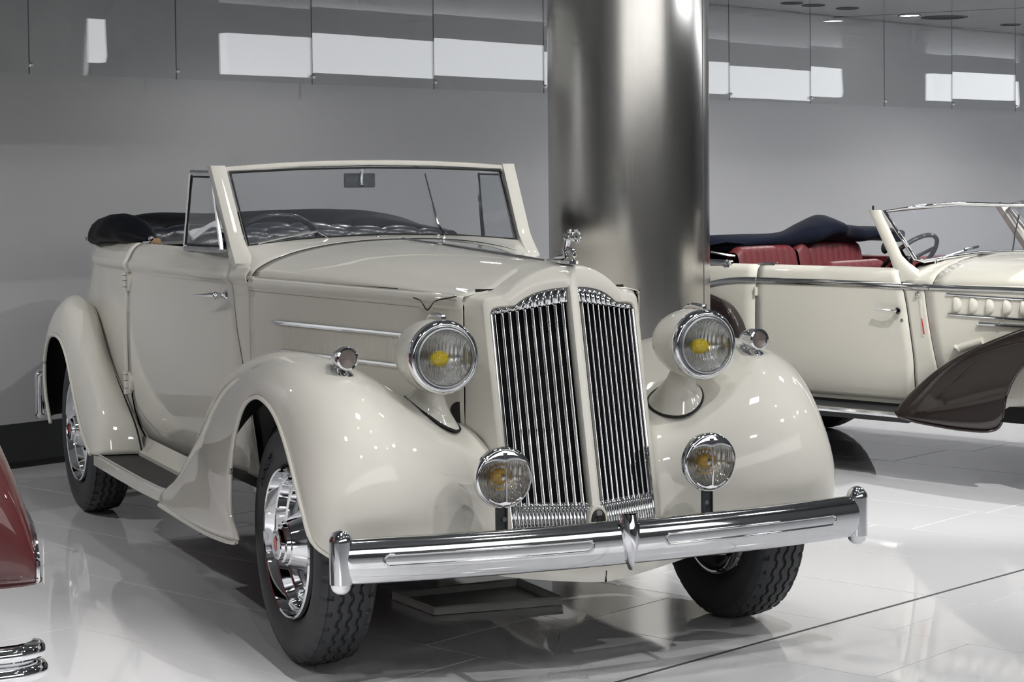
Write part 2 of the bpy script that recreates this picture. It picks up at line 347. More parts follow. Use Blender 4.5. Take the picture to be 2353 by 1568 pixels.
# luminous cove band hung from the ceiling on the right side of the hall
def cove(a0, a1, b, z0):
    rows = []
    for a in np.linspace(a0, a1, 24):
        w = 0.10 * math.sin(a * 0.9)
        rows.append([rm(a, b + w, 2.86), rm(a, b + w - 0.02, z0 + .05), rm(a, b + w, z0), rm(a, b + w + 0.10, z0), rm(a, b + w + 0.10, 2.86)])
    return grid(rows, caps=True)
LC = emat('luminous_cove', (0.95, 0.97, 1.0), 3.7)
for n, (ca, cb_) in enumerate(((8.5, 10.1), (11.4, 21.5), (23.6, 25.7))):
    cv = mk('light_cove', cove(ca, cb_, -3.9, 2.50), LC, None, fix=True)
    for k in (0.15, 0.85): mk('hanger_rod', tube([rm(ca + (cb_ - ca) * k, -3.85, 2.85), rm(ca + (cb_ - ca) * k, -3.85, HIGH)], .006, 6), 'steel', cv)
    tag(cv, ['short luminous ceiling band mirrored in the leftmost glass panel', 'long luminous ceiling band mirrored in the middle glass panels', 'short luminous ceiling band mirrored in the rightmost glass panels'][n], 'ceiling light', 'luminous bands hung in the hall')
# ceiling downlights
def downlight(x, y, r, label, lit=False, z=CEIL):
    t = thing('downlight', label, 'ceiling light', (x, y, z), 0, 'recessed ceiling downlights')
    mk('recess', lathe([(0.0005, -0.003), (r * .82, -0.003), (r * .86, -0.004)], 32, 'z'), 'toe' if not lit else emat('lit_lamp', (1, .97, .92), 14), t)
    mk('rim', lathe([(r * .86, -0.001), (r * .88, -0.006), (r, -0.004), (r, 0.0)], 32, 'z'), 'iron', t)
for n, (x, y, r, lit) in enumerate([(2.108, 14.93, .085, 0), (2.30, 15.135, .09, 0), (2.606, 15.44, .09, 0), (3.23, 16.16, .09, 1), (3.568, 16.42, .19, 0), (4.331, 17.3, .09, 0)]):
    downlight(x, y, r, ['unlit ceiling downlight nearest the steel column', 'unlit downlight second from the steel column', 'unlit downlight third from the steel column', 'lit ceiling downlight beside the large dark recess', 'large dark ceiling recess at upper right', 'unlit ceiling downlight near the right edge'][n], lit)
for n, (p, t, e, an) in enumerate(LAMPS):
    L = c1w(*p); spot(L, c1w(*t), e, an, 0.5, 0.04)
for a, b, e in BAY:
    L = rm(a, b, 2.74); spot(L, rm(a, b, 0), e, 150, 0.5, 0.04)
for a, b, e in FILL_PANELS:
    area(rm(a, b, HIGH - 0.01), rm(a, b, 0), e, 0.7, 0.7)
# ------------------------------------------------------------------ car one: the cream convertible in front
car = thing('vintage_convertible', 'large cream vintage convertible with chrome grille in the foreground', 'car', (float(T1[0]), float(T1[1]), 0), TH1)
R1, TRK, WB = 0.379, 0.747, 3.22
# ---- wheels
def tyre_mesh(R=R1, W=0.185, rin=0.232):
    NT = 480; yy = np.linspace(-0.066, 0.066, 67); hw = W / 2
    rows = []
    gro = (-0.031, 0.0, 0.031)
    per = 2 * math.pi / 40
    side_prof = [(rin, -0.060), (rin + .012, -0.074), (rin + .035, -0.086), (rin + .066, -hw), (rin + .090, -0.091), (R - .040, -0.088), (R - .036, -0.0865), (R - .033, -0.0875), (R - .018, -0.080), (R - .009, -0.072)]
    for k in range(NT):
        th = 2 * math.pi * k / NT; c, s = math.cos(th), math.sin(th); row = []
        ph = (th / per) % 1.0; tri = abs(ph * 2 - 1) * 2 - 1
        note = ph < 0.22
        def put(r, y): row.append((r * c, y, r * s))
        for r, y in side_prof: put(r - (0.004 if (note and r > R - .03) else 0), y)
        for y in yy:
            r = R - 0.012 * (abs(y) / 0.066) ** 3
            for g in gro:
                d = abs(y - (g + 0.0045 * max(-1, min(1, tri * 2.2))))
                if d < 0.0042: r -= 0.008
            if abs(y) > 0.054 and note: r -= 0.007
            put(r, y)
        for r, y in reversed(side_prof): put(r - (0.004 if (note and r > R - .03) else 0), -y)
        rows.append(row)
    return grid(rows, cu=True)
TY = tyre_mesh()
RIM = lathe([(0.237, -0.076), (0.236, -0.088), (0.231, -0.093), (0.226, -0.090), (0.222, -0.070), (0.217, -0.056), (0.212, -0.058), (0.207, -0.063), (0.202, -0.060), (0.198, -0.042), (0.194, -0.028), (0.189, -0.030), (0.184, -0.034), (0.179, -0.030), (0.175, -0.012), (0.170, 0.004), (0.168, 0.05), (0.2, 0.07), (0.228, 0.075), (0.236, 0.066)], 96, 'y')
RIM2 = lathe([(0.1705, -0.006), (0.163, -0.012), (0.156, -0.006), (0.153, 0.01), (0.156, 0.04)], 72, 'y')
HUB = lathe([(0.001, -0.122), (0.046, -0.122), (0.050, -0.119), (0.052, -0.108), (0.060, -0.104), (0.064, -0.092), (0.070, -0.090), (0.088, -0.052), (0.092, -0.045), (0.090, -0.040)], 64, 'y')
HUBB = lathe([(0.091, -0.044), (0.100, -0.036), (0.102, -0.020), (0.085, -0.005), (0.07, 0.05), (0.001, 0.06)], 48, 'y')
def spokes():
    parts = []
    for i in range(24):
        for lay in range(2):
            a = 2 * math.pi * (i + .5 * lay) / 24; b = a + (0.34 if (i + lay) % 2 else -0.34)
            p = (0.098 * math.sin(a), -0.028 if lay == 0 else 0.02, 0.098 * math.cos(a)); q = (0.157 * math.sin(b), -0.004 + .02 * lay, 0.157 * math.cos(b))
            parts.append(tube([p, q], 0.0032, 5)); parts.append(ball(q, 0.0055, 6))
    return join(*parts)
SPK = spokes()
def polar_text(s, size, r0, ang0, y, span=1.0):
    v, f = text_mesh(s, size)
    return [((r0 + q[1]) * math.sin(ang0 + span * q[0] / r0), y, (r0 + q[1]) * math.cos(ang0 + span * q[0] / r0)) for q in v], f
def hexa(r, y, rot=0.0, sx=0.8): return [(r * sx * math.sin(k * math.pi / 3 + rot), y, r * math.cos(k * math.pi / 3 + rot)) for k in range(6)]
WPROTO = {}
def wheel(parent, loc, s, lettering=False, detail=True):
    # s = -1: outer face towards -y
    def place(name, vf, m, par):
        key = (name, len(vf[0]))
        if key in WPROTO: o = bpy.data.objects.new(name, WPROTO[key]); link(o, par)
        else: o = mk(name, vf, m, par, ang=32); WPROTO[key] = o.data
        return o
    t = place('wheel', TY, 'rubber', parent); t.location = loc
    if s > 0: t.rotation_euler = (0, 0, math.pi)
    place('rim', RIM, 'chrome', t); place('rim_inner_band', RIM2, 'silvergrey', t)
    sp = place('spokes', SPK, 'silvergrey', t); sp['kind'] = 'stuff'
    place('hub_barrel', HUBB, 'silvergrey', t); place('hub_cap', HUB, 'chrome', t)
    hx = hexa(0.0235, 0); place('hexagon_emblem', prism(hx, (0, -0.1215, 0), (0, -0.1245, 0)), 'redenamel', t)
    place('emblem_border', join(prism(hexa(0.0275, 0), (0, -0.1215, 0), (0, -0.1232, 0))), 'chrome2', t)
    if lettering:
        place('tyre_lettering', polar_text('DUNLOP', 0.040, 0.281, math.radians(-42), -0.0942), 'letter', t)
        place('tyre_lettering', polar_text('DUNLOP ', 0.040, 0.281, math.radians(138), -0.0942), 'letter', t)
        c = polar_text('PACKARD', 0.0125, 0.0365, 0.0, -0.1224, 0.9); place('cap_lettering', c, 'black', t)
        d = polar_text('EIGHT', 0.0125, 0.0365, math.pi, -0.1224, 0.9); place('cap_lettering', d, 'black', t)
    return t
wheel(car, (0, -TRK, R1), -1, True); wheel(car, (0, TRK, R1), 1); wheel(car, (-WB, -TRK, R1), -1); wheel(car, (-WB, TRK, R1), 1)

# ---- fenders: three guide curves (crown, outer edge, inner edge)
def fender_rows(Ck, Ek, Ik, nu=72, no=16, ni=16):
    C, E, I = cr(Ck, nu), cr(Ek, nu), cr(Ik, nu); rows = []
    for k in range(nu):
        row = []
        for t in np.linspace(0, 1, ni, endpoint=False):        # inner edge -> crown
            w = 1 - t; ws = w * w * (3 - 2 * w); ws = 0.55 * ws + 0.45 * (w ** 1.6)
            row.append((C[k][0] + (I[k][0] - C[k][0]) * ws, C[k][1] + (I[k][1] - C[k][1]) * w, C[k][2] + (I[k][2] - C[k][2]) * ws))
        for t in np.linspace(0, 1, no):                         # crown -> outer edge
            a = t * math.pi / 2; sy = math.sin(a) ** 0.95; sz = 1 - math.cos(a)
            row.append((C[k][0] + (E[k][0] - C[k][0]) * sz, C[k][1] + (E[k][1] - C[k][1]) * sy, C[k][2] + (E[k][2] - C[k][2]) * sz))
        rows.append(row)
    return rows, E
FC = [(.495, .68, .400), (.530, .69, .53), (.520, .70, .66), (.465, .71, .775), (.36, .72, .87), (.21, .73, .93), (.0, .735, .957), (-.25, .735, .955), (-.50, .735, .925), (-.72, .745, .87), (-.91, .755, .79), (-1.06, .765, .69), (-1.18, .78, .585), (-1.28, .80, .485), (-1.37, .82, .405), (-1.46, .85, .345)]
FE = [(.47, .83, .405), (.425, .885, .455), (.37, .90, .55), (.25, .90, .69), (.14, .90, .78), (.03, .90, .822), (-.09, .90, .83), (-.22, .90, .79), (-.32, .90, .70), (-.375, .90, .60), (-.40, .90, .50), (-.395, .90, .41), (-.33, .90, .335), (-.62, .90, .305), (-1.02, .895, .295), (-1.42, .89, .295)]
FI = [(.398, .258, .385), (.374, .259, .50), (.348, .262, .60), (.30, .280, .68), (.20, .304, .732), (.05, .33, .755), (-.15, .37, .765), (-.40, .42, .78), (-.65, .48, .78), (-.85, .54, .77), (-1.0, .58, .72), (-1.12, .62, .65), (-1.22, .655, .56), (-1.31, .68, .46), (-1.39, .69, .39), (-1.47, .70, .34)]
RC = [(-2.53, .80, .345), (-2.60, .80, .47), (-2.72, .80, .59), (-2.87, .80, .71), (-3.03, .795, .83), (-3.20, .79, .93), (-3.38, .785, .985), (-3.57, .78, .96), (-3.73, .78, .88), (-3.84, .785, .76), (-3.89, .79, .63), (-3.88, .79, .5), (-3.80, .80, .385)]
RE = [(-2.66, .89, .335), (-2.74, .89, .37), (-2.86, .89, .44), (-2.96, .89, .535), (-3.05, .89, .63), (-3.14, .89, .72), (-3.27, .89, .785), (-3.42, .89, .80), (-3.56, .89, .775), (-3.65, .89, .70), (-3.68, .89, .61), (-3.66, .89, .50), (-3.56, .89, .375)]
RI = [(-2.50, .69, .345), (-2.56, .70, .45), (-2.70, .71, .55), (-2.87, .715, .64), (-3.05, .72, .75), (-3.20, .72, .86), (-3.36, .715, .93), (-3.57, .70, .92), (-3.75, .66, .84), (-3.85, .62, .74), (-3.90, .60, .62), (-3.88, .60, .5), (-3.80, .60, .39)]
frows, FEd = fender_rows(FC, FE, FI)
FPTS = np.array([p for r in frows for p in r])
def fend_z(x, y):      # height of the front fender skin at (x, |y|)
    d = (FPTS[:, 0] - x) ** 2 + (FPTS[:, 1] - abs(y)) ** 2; i = np.argsort(d)[:24]; top = FPTS[i][:, 2]
    w = 1 / (d[i] + 1e-6); keep = top > top.max() - 0.06; return float((w * top * keep).sum() / (w * keep).sum())
rrows, REd = fender_rows(RC, RE, RI)
for s in (-1, 1):
    f = mk('front_fender', side(grid(frows), s), 'cream', car, ang=60, fix=True); solid(f, 0.006, 'black', 1.0 if False else -1.0)
    mk('wheel_arch_bead', side(tube([(p[0], p[1] + .001, p[2]) for p in FEd], 0.0075, 8), s), 'cream', f)
    f = mk('rear_fender', side(grid(rrows), s), 'cream', car, ang=60, fix=True); solid(f, 0.006, 'black', -1.0)
    mk('wheel_arch_bead', side(tube([(p[0], p[1] + .001, p[2]) for p in REd], 0.0085, 8), s), 'cream', f)
    mk('fender_welt', side(tube(cr(RI, 40)[:26] + np.array([0.002, 0.012, 0.004]), 0.004, 6), s), 'gap', f)
    # inner splash shields keep the wheel houses dark
    wh = [[(x, y, z) for y in (.30, .70)] for x, z in ((.34, .42), (.30, .60), (.18, .68), (0, .72), (-.25, .73), (-.5, .69), (-.62, .5), (-.62, .3))]
    mk('wheel_house', side(grid(wh), s), 'black', car, fix=False)
    mk('wheel_house', side(grid([[(-3.2 + x * 1.1, y + .2, z) for y in (.25, .45)] for x, z in ((.55, .40), (.45, .66), (.2, .8), (0, .86), (-.3, .82), (-.5, .66), (-.58, .4))]), s), 'black', car)
    mk('wheel_house_wall', side(([(-3.9, .46, .3), (-2.5, .46, .3), (-2.5, .46, .9), (-3.9, .46, .9)], [(0, 1, 2, 3)]), s), 'black', car, smooth=False)
    mk('inner_fender_wall', side(([(.15, .36, .30), (-1.5, .47, .28), (-1.5, .47, .72), (.15, .36, .66)], [(0, 1, 2, 3)]), s), 'black', car, smooth=False)
    # running board
    out = [(-2.62, .885), (-2.2, .885), (-1.8, .882), (-1.55, .872), (-1.45, .855), (-1.40, .82), (-1.38, .76), (-1.40, .66), (-2.56, .67)]
    top = [(x, y, .335) for x, y in out]
    rb = mk('running_board', side(prism(top, (0, 0, -.042), (0, 0, 0)), s), 'cream', car, smooth=False, fix=True)
    inn = [(-2.60, .865), (-2.2, .865), (-1.8, .862), (-1.57, .852), (-1.48, .836), (-1.44, .805), (-1.43, .76), (-1.45, .70), (-2.54, .70)]
    mk('rubber_mat', side(prism([(x, y, .335) for x, y in inn], (0, 0, -.004), (0, 0, .003)), s), 'mat', rb, smooth=False, fix=True)
    mk('chrome_edge', side(tube([(x, y + .002, .338) for x, y in inn[:7]], 0.0055, 8), s), 'chrome2', rb)
    # body sill apron above the board
    mk('sill_apron', side(grid([[(x, .715, .333), (x, .712, .352), (x, .688, .372), (x, .672, .41)] for x in (-2.60, -2.0, -1.40)]), s), 'cream', car)

# ---- body sides
Wb = sm([.19, -.3, -.8, -1.17, -1.35, -2.0, -2.65, -3.3, -3.7], [.306, .408, .522, .598, .628, .678, .704, .695, .64])
pz = sm([.36, .45, .6, .75, .95, 1.118, 1.126, 1.14, 1.158, 1.170, 1.19, 1.215, 1.232, 1.242], [-.075, -.028, .004, .014, .012, .0, .003, .013, .014, .006, -.004, -.018, -.036, -.055])
ZP = [.36, .40, .45, .52, .6, .68, .75, .85, .95, 1.04, 1.10, 1.118, 1.122, 1.126, 1.132, 1.14, 1.15, 1.158, 1.165, 1.170, 1.18, 1.19, 1.205, 1.215, 1.225, 1.232, 1.238, 1.242]
def bs(x, z, off=0.0):
    k = min(1.0, max(0.0, (-1.172 - x) / .16)); k = k * k * (3 - 2 * k)
    p = pz(z) if z > 1.122 else pz(z) * k
    return (x, Wb(x) + p + off, z)
def dfx(z): return -1.352 + (1.242 - z) * 0.32 * (1 - 0.12 * (1.242 - z))      # front edge of the door
def drx(z): return -2.655 + 0.10 * max(0, 0.9 - z) ** 1.2                       # rear edge of the door
def panel(xa, xb, n=24, zs=ZP, off=0.0): return grid([[bs(xa(z) + (xb(z) - xa(z)) * t, z, off) for z in zs] for t in np.linspace(0, 1, n)])
for s in (-1, 1):
    cw = mk('cowl_side', side(panel(lambda z: -1.172, lambda z: dfx(z) + .0035, 8, [z for z in ZP if z <= 1.191]), s), 'cream', car, ang=50); solid(cw, .003)
    d = mk('door', side(panel(lambda z: dfx(z) - .0035, lambda z: drx(z) + .003, 30, ZP), s), 'cream', car, ang=50); solid(d, .003)
    mk('body_liner', side(panel(lambda z: -1.36, lambda z: -3.3, 20, [z for z in ZP if z < 1.23], -.022), s), 'gap', car, ang=50)
    mk('cowl_liner', side(panel(lambda z: -.2, lambda z: -1.40, 10, [z for z in ZP if z < 1.155], -.020), s), 'gap', car, ang=50)
    mk('door_top_rail', side(grid([[(x, Wb(x) - .055 + .002, 1.242), (x, Wb(x) - .085, 1.240), (x, Wb(x) - .10, 1.2), (x, Wb(x) - .11, .7)] for x in np.linspace(-1.37, -2.65, 14)]), s), 'leather', car)
    # hinges at the rear edge of the door
    for hz, hh in ((1.075, .085), (.64, .10)):
        x0 = drx(hz); y0 = Wb(x0) + pz(hz)
        h = mk('door_hinge', side(join(tube([(x0 - .012, y0 + .014, hz - hh / 2), (x0 - .012, y0 + .014, hz + hh / 2)], .016, 12), lathe([(.001, .012), (.030, .010), (.036, .002), (.037, -.004)], 20, 'y', (x0 + .022, y0 + .004, hz)), box((x0 + .010, y0 + .008, hz), (.03, .012, hh * .92), .004), box((x0 - .045, y0 + .003, hz), (.045, .010, hh * .8), .003)), s), 'cream', car)
        for k in (-.25, .08, .34): mk('knuckle_gap', side(tube([(x0 - .012, y0 + .014, hz + hh * k), (x0 - .012, y0 + .014, hz + hh * k + .002)], .0166, 12), s), 'gap', h)
    # handle
    hx_, hz = -1.365, 1.078; hy = Wb(hx_) + pz(hz)
    mk('door_handle', side(join(lathe([(.001, .0), (.018, .0), (.019, .006), (.013, .014), (.010, .026), (.013, .038), (.0165, .047), (.014, .056), (.001, .060)], 16, 'y', (hx_, hy - .002, hz)), tube([(hx_ + .008, hy + .048, hz + .002), (hx_ - .02, hy + .054, hz + .001), (hx_ - .055, hy + .066, hz - .001), (hx_ - .14, hy + .092, hz - .004)], [.012, .0135, .009, .003], 10, sy=.85)), s), 'chrome', car)
    # pinstripe below the belt moulding
    mk('pinstripe', side(tube([bs(x, 1.121, .0012) for x in np.linspace(-1.36, -2.65, 20)], .0012, 4), s), 'gap', d)
# rear body shell around the tail
plan = [(-2.66, .704), (-3.0, .702), (-3.3, .695), (-3.55, .67), (-3.78, .61), (-3.95, .50), (-4.08, .33), (-4.14, .16), (-4.155, 0), (-4.14, -.16), (-4.08, -.33), (-3.95, -.50), (-3.78, -.61), (-3.55, -.67), (-3.3, -.695), (-3.0, -.702), (-2.66, -.704)]
pl = cr([(x, y, 0) for x, y in plan], 70); rows = []
for i, p in enumerate(pl):
    t = pl[min(i + 1, 69)] - pl[max(i - 1, 0)]; n = np.array([-t[1], t[0]]); n /= np.linalg.norm(n)
    if n[0] * (p[0] + 3) + n[1] * p[1] < 0: n = -n
    tail = max(0, min(1, (-p[0] - 3.3) / .85)); row = []
    for z in ZP:
        o = pz(z) * (1 - .75 * tail) + tail * (0.16 * (1.0 - max(0, (z - .5) / .74) ** 1.6) - .02)
        row.append((p[0] + n[0] * o, p[1] + n[1] * o, z))
    rows.append(row)
rb = mk('rear_body', grid(rows), 'cream', car, ang=50); solid(rb, .003)
mk('rear_deck', ([(q[-1][0], q[-1][1], 1.235) for q in rows], [tuple(range(70))]), 'cream', car, smooth=False)
# rear bumper
rbp = mk('rear_bumper', join(tube([(-4.30, y, .44) for y in np.linspace(-.80, .80, 9)], .05, 12, sx=.35), *[tube([(-4.30, s * .80, .34), (-4.30, s * .80, .53)], .030, 12) for s in (-1, 1)], *[ball((-4.30, s * .80, z), .030, 12) for s in (-1, 1) for z in (.34, .53)]), 'chrome', car)

# ---- hood and cowl
Zc = sm([.19, -.05, -.42, -.83, -1.14, -1.38], [1.240, 1.246, 1.258, 1.272, 1.281, 1.293])
Zb = sm([.19, -.5, -1.17, -1.40], [1.140, 1.148, 1.152, 1.165])
pf_ = sm([0, .12, .25, .4, .52, .62, .70, .78, .9, 1.0], [1, .985, .90, .72, .51, .32, .19, .12, .07, .0])
def hood_sec(x, n=25):
    w, zb, zc = Wb(x) - .004, Zb(x), Zc(x); pts = []
    for t in np.linspace(-1, 1, 2 * n - 1):
        a = abs(t); y = w * math.copysign(a ** .8, t); u = abs(y) / w
        kf = min(1, max(0, (x + 1.17) / 1.36)) ** 1.6; z = zb + (zc - zb) * ((1 - kf) * (1 - u ** 2.3) ** .62 + kf * pf_(u))
        pts.append((x, y, z))
    return pts
hd = mk('hood_top', grid([hood_sec(x) for x in np.linspace(.186, -1.168, 30)]), 'cream', car, ang=60); solid(hd, .003)
for s in (-1, 1):     # hood side: belt moulding and flat flank
    ZH = [.70, .80, .95, 1.06, 1.106, 1.108, 1.113, 1.120, 1.130, 1.139, 1.146, 1.150]; OH = [-.004, 0, 0, 0, 0, .004, .007, .0085, .0085, .007, .003, -.004]
    hsd = mk('hood_side', side(grid([[(x, Wb(x) + (o * min(1, (.186 - x) / .06) if o > 0 else o), z - .012 * (x + 1.17) / 1.36) for z, o in zip(ZH, OH)] for x in np.linspace(.184, -1.168, 30)]), s), 'cream', car, ang=50)
    solid(hsd, .003)
    hp = lambda x, z, o=.0: (x, Wb(x) + o, z)
    mk('moulding_stripe', side(tube([hp(x, 1.104 - .012 * (x + 1.17) / 1.36, .0015) for x in np.linspace(-.06, -1.165, 20)], .0014, 4), s), 'gap', hsd)
    mk('moulding_stripe', side(tube([hp(x, 1.134 - .012 * (x + 1.17) / 1.36, .0090) for x in np.linspace(.0, -1.165, 20)], .0009, 4), s), 'gap', hsd)
    # arrow-head that ends the moulding
    ar = cr([(.165, 1.128, 0), (.10, 1.118, 0), (.045, 1.107, 0), (.0, 1.078, 0), (-.035, 1.105, 0), (-.08, 1.114, 0)], 30)
    mk('moulding_arrow', side(join(prism([hp(a, b, .0) for a, b, _ in list(ar)] + [hp(-.07, 1.128), hp(.165, 1.132)], (0, -.002, 0), (0, .0098, 0))), s), 'cream', hsd, smooth=False, fix=True)
    mk('moulding_stripe', side(tube([hp(a, b + .011, .0112) for a, b, _ in ar], .0020, 4), s), 'gap', hsd)
    mk('moulding_stripe', side(tube([hp(.02, 1.098, .002), hp(.10, 1.104, .002), hp(.183, 1.106, .002), hp(.184, 1.128, .002)], .0018, 4), s), 'gap', hsd)
    # louvred vent panel
    lz = lambda x, a, b: a
    vp = mk('vent_trim', side(tube([hp(x, .998, .004) for x in np.linspace(-1.004, -.12, 16)], [.001] + [.0075] * 15, 8, sy=1.2), s), 'chrome2', hsd)
    mk('hood_corner_pad', side(prism([hp(.165, .735)] + [hp(.165 - .05 * math.sin(a), .772 - .036 * math.cos(a)) for a in np.linspace(0, math.pi, 14)], (0, -.002, 0), (0, .006, 0)), s), 'gap', hsd, smooth=False, fix=True)
    mk('vent_trim', side(tube([hp(x, .895, .004) for x in np.linspace(-.975, -.10, 16)], [.001] + [.0075] * 15, 8, sy=1.2), s), 'chrome2', hsd)
    ribs = [tube([hp(x, .905, .0015), hp(x, .988, .0015)], .0028, 4) for x in np.arange(-.925, -.12, .0085)]
    mk('vent_louvres', side(join(*ribs), s), 'cream', hsd, kind='stuff')
    mk('hood_seam', side(tube([(-1.170, Wb(-1.17) + o + .0006, z) for z, o in ((.80, 0), (.95, 0), (1.10, 0), (1.125, .0085), (1.145, .006))], .0012, 4), s), 'cream', hsd)
for s in (-1, 1): mk('cowl_fillet', side(tube([(x, Wb(x) - .006, 1.149) for x in (-1.150, -1.17, -1.20, -1.24)], .008, 8), s), 'cream', car)
mk('hood_seam', tube([(-1.1705, p[1], p[2] + .0004) for p in hood_sec(-1.17)], .0016, 4), 'gap', car)
# cowl between hood and windshield
def cowl_sec(x, t):
    A = np.array(hood_sec(-1.174, 25)); N = len(A); y = A[:, 1]
    B = []
    for yy in y:
        u = abs(yy) / abs(y[0]); yb = yy * .628 / abs(y[0])
        B.append((-1.372, yb, 1.293 - .028 * (u ** 2) if u < .9 else 1.270 - (u - .9) * .9))
    B = np.array(B); P = A * (1 - t) + B * t; return P
cwl = mk('cowl', grid([cowl_sec(0, t) for t in np.linspace(0, 1, 8)]), 'cream', car, ang=60); solid(cwl, .003)
mk('dashboard', grid([[(-1.372, y, 1.268), (-1.45, y, 1.235), (-1.50, y, 1.18), (-1.50, y, .9)] for y in np.linspace(-.57, .57, 9)]), 'wheelrim', car)
mk('washer_jet', join(*[box((-1.30, y, 1.288), (.014, .012, .008), .002) for y in (-.05, .20)]), 'chrome', car)
# chrome centre strip
mk('hood_strip', tube([(x, 0, Zc(x) + .002) for x in np.linspace(.12, -1.16, 30)], [.004 + .007 * min(1, max(0, (.12 - x) / .2)) * (1 - .75 * max(0, (-.2 - x) / .96)) for x in np.linspace(.12, -1.16, 30)], 8, sy=.6), 'chrome', car)
# ---- radiator shell and grille
def gx(y, z): return .361 - .223 * (z - 1.103) - .40 * abs(y)
def poly2(pts, n): return cr([(a, b, 0) for a, b in pts], n)[:, :2]
def lin2(a, b, n): return np.array([np.array(a) * (1 - t) + np.array(b) * t for t in np.linspace(0, 1, n)])
O_top = poly2([(0, 1.232), (.04, 1.230), (.085, 1.219), (.125, 1.202), (.16, 1.180), (.190, 1.155), (.212, 1.141), (.240, 1.137), (.262, 1.130), (.269, 1.116)], 30)
Q_top = poly2([(.016, 1.166), (.05, 1.164), (.09, 1.157), (.125, 1.145), (.155, 1.128), (.175, 1.113), (.195, 1.109), (.225, 1.106), (.243, 1.099), (.249, 1.082)], 30)
O_loop = np.concatenate([O_top, lin2((.269, 1.105), (.262, .39), 20), lin2((.250, .39), (.0, .39), 12), lin2((0, .42), (0, 1.22), 20)])
Q_loop = np.concatenate([Q_top, lin2((.249, 1.06), (.244, .41), 20), lin2((.235, .405), (.022, .405), 12), lin2((.016, .42), (.016, 1.15), 20)])
def ring(L, dx): return [(gx(y, z) + dx, y, z) for y, z in L]
In = Q_loop + (O_loop - Q_loop) * .16; On_ = O_loop - (O_loop - Q_loop) * .10; On_[62:, 0] = 0.0; On_[0, 0] = 0.0; On_[61, 0] = 0.0
shell_half = grid([ring(On_, 0), ring(In, .001), ring(Q_loop, -.004), ring(Q_loop, -.035)], cv=True)
osk = np.concatenate([O_top, lin2((.269, 1.105), (.262, .39), 20)])
def rear_pt(y, z):
    w = .304; u = min(1.0, abs(y) / .269)
    if z > 1.11: return (.150, w * u, 1.1425 + (1.240 - 1.140) * pf_(u))
    return (.186, .304 + .02 * max(0, (.8 - z)), z)
skirt = []
for (y, z), (y2, z2) in zip(osk, np.concatenate([On_[:30], On_[30:50]])):
    r = np.array(rear_pt(y, z)); a = np.array((gx(y, z) - .006, y + .001, z + (.001 if z > 1.11 else 0))); f = np.array((gx(y2, z2), y2, z2))
    skirt.append([tuple(f), tuple(a * .75 + f * .25 + np.array((.0015, 0, 0))), tuple(a)] + [tuple(a * (1 - t) + r * t) for t in (.15, .4, .7, 1.0)])
halfv = join(shell_half, grid(skirt))
shell = mk('radiator_shell', join(halfv, mir(halfv)), 'cream', car, ang=45, fix=True)
for s in (-1, 1):
    n = 10
    for i in range(n):
        y = .022 + .0222 * (i + .5); ztop = 1.122 - .04 * (y / .25); rows = []
        for z in (.505, .52, .8, ztop):
            x = gx(y, z) - .010; rows.append([(x - .024, y - .0030, z), (x - .013, y - .0066, z), (x - .005, y - .0042, z), (x + .0016, y - .0006, z), (x + .0016, y + .0006, z), (x - .005, y + .0042, z), (x - .013, y + .0066, z), (x - .024, y + .0030, z)])
        mk('grille_vane', side(grid(rows, cv=True), s), 'chrome', shell, ang=50)
    def flutes(n, za, zb, dx, amp):
        rows = []
        for i in range(n * 6 + 1):
            t = i / (n * 6); y = .0165 + t * (.2485 - .0165); ph = abs(math.sin(math.pi * (i % 6) / 6.0)) if i % 6 else 0.0
            z1, z0 = zb(y), za(y); rows.append([(gx(y, z) + dx + amp * ph - (.006 if k == 0 or k == 3 else 0), y, z) for k, z in enumerate((z0, z0 + .004, z1 - .006, z1 + .002))])
        return grid(rows)
    qz = sm([p[0] for p in Q_top], [p[1] for p in Q_top])
    mk('top_flutes', side(flutes(11, lambda y: 1.122 - .04 * (y / .25), qz, -.014, .007), s), 'chrome', shell, ang=60)
    mk('bottom_flutes', side(flutes(22, lambda y: .403, lambda y: .512, -.014, .004), s), 'chrome', shell, ang=60)
    mk('grille_edge', side(tube([(gx(.2475, z) - .004, .2455, z) for z in np.linspace(.42, 1.085, 8)], .0035, 6), s), 'chrome', shell)
    mk('radiator_core', side(([(gx(0, .4) - .075, 0, .4), (gx(.26, .4) - .075, .26, .4), (gx(.26, 1.16) - .075, .26, 1.16), (gx(0, 1.16) - .075, 0, 1.16)], [(0, 1, 2, 3)]), s), 'gap', shell, smooth=False)
em = mk('badge_surround', lathe([(.001, .004), (.030, .004), (.034, 0), (.034, -.02)], 32, 'x', (0, 0, 0)), 'cream', shell); em.scale = (1, .95, 1.35); em.location = (gx(0, .468) - .003, 0, .462)
bd = mk('enamel_badge', lathe([(.001, .0085), (.020, .0075), (.0265, .004), (.027, .003)], 32, 'x'), 'bronze', shell); bd.scale = (1, .95, 1.3); bd.location = em.location
mk('badge_crest', join(prism([(.011, -.008, .010), (.011, .008, .010), (.011, .008, -.004), (.011, 0, -.014), (.011, -.008, -.004)], (-.003, 0, 0), (.001, 0, 0))), 'bronze', bd, smooth=False)
mk('badge_crown', join(prism([(.011, -.009, .012), (.011, -.010, .020), (.011, 0, .025), (.011, .010, .020), (.011, .009, .012)], (-.003, 0, 0), (.001, 0, 0))), 'silvergrey', bd, smooth=False)
mk('badge_field', join(prism([(.009, -.018, .004), (.009, -.010, .004), (.009, -.010, -.012), (.009, -.016, -.010)], (-.003, 0, 0), (.0005, 0, 0))), 'blueenamel', bd, smooth=False)
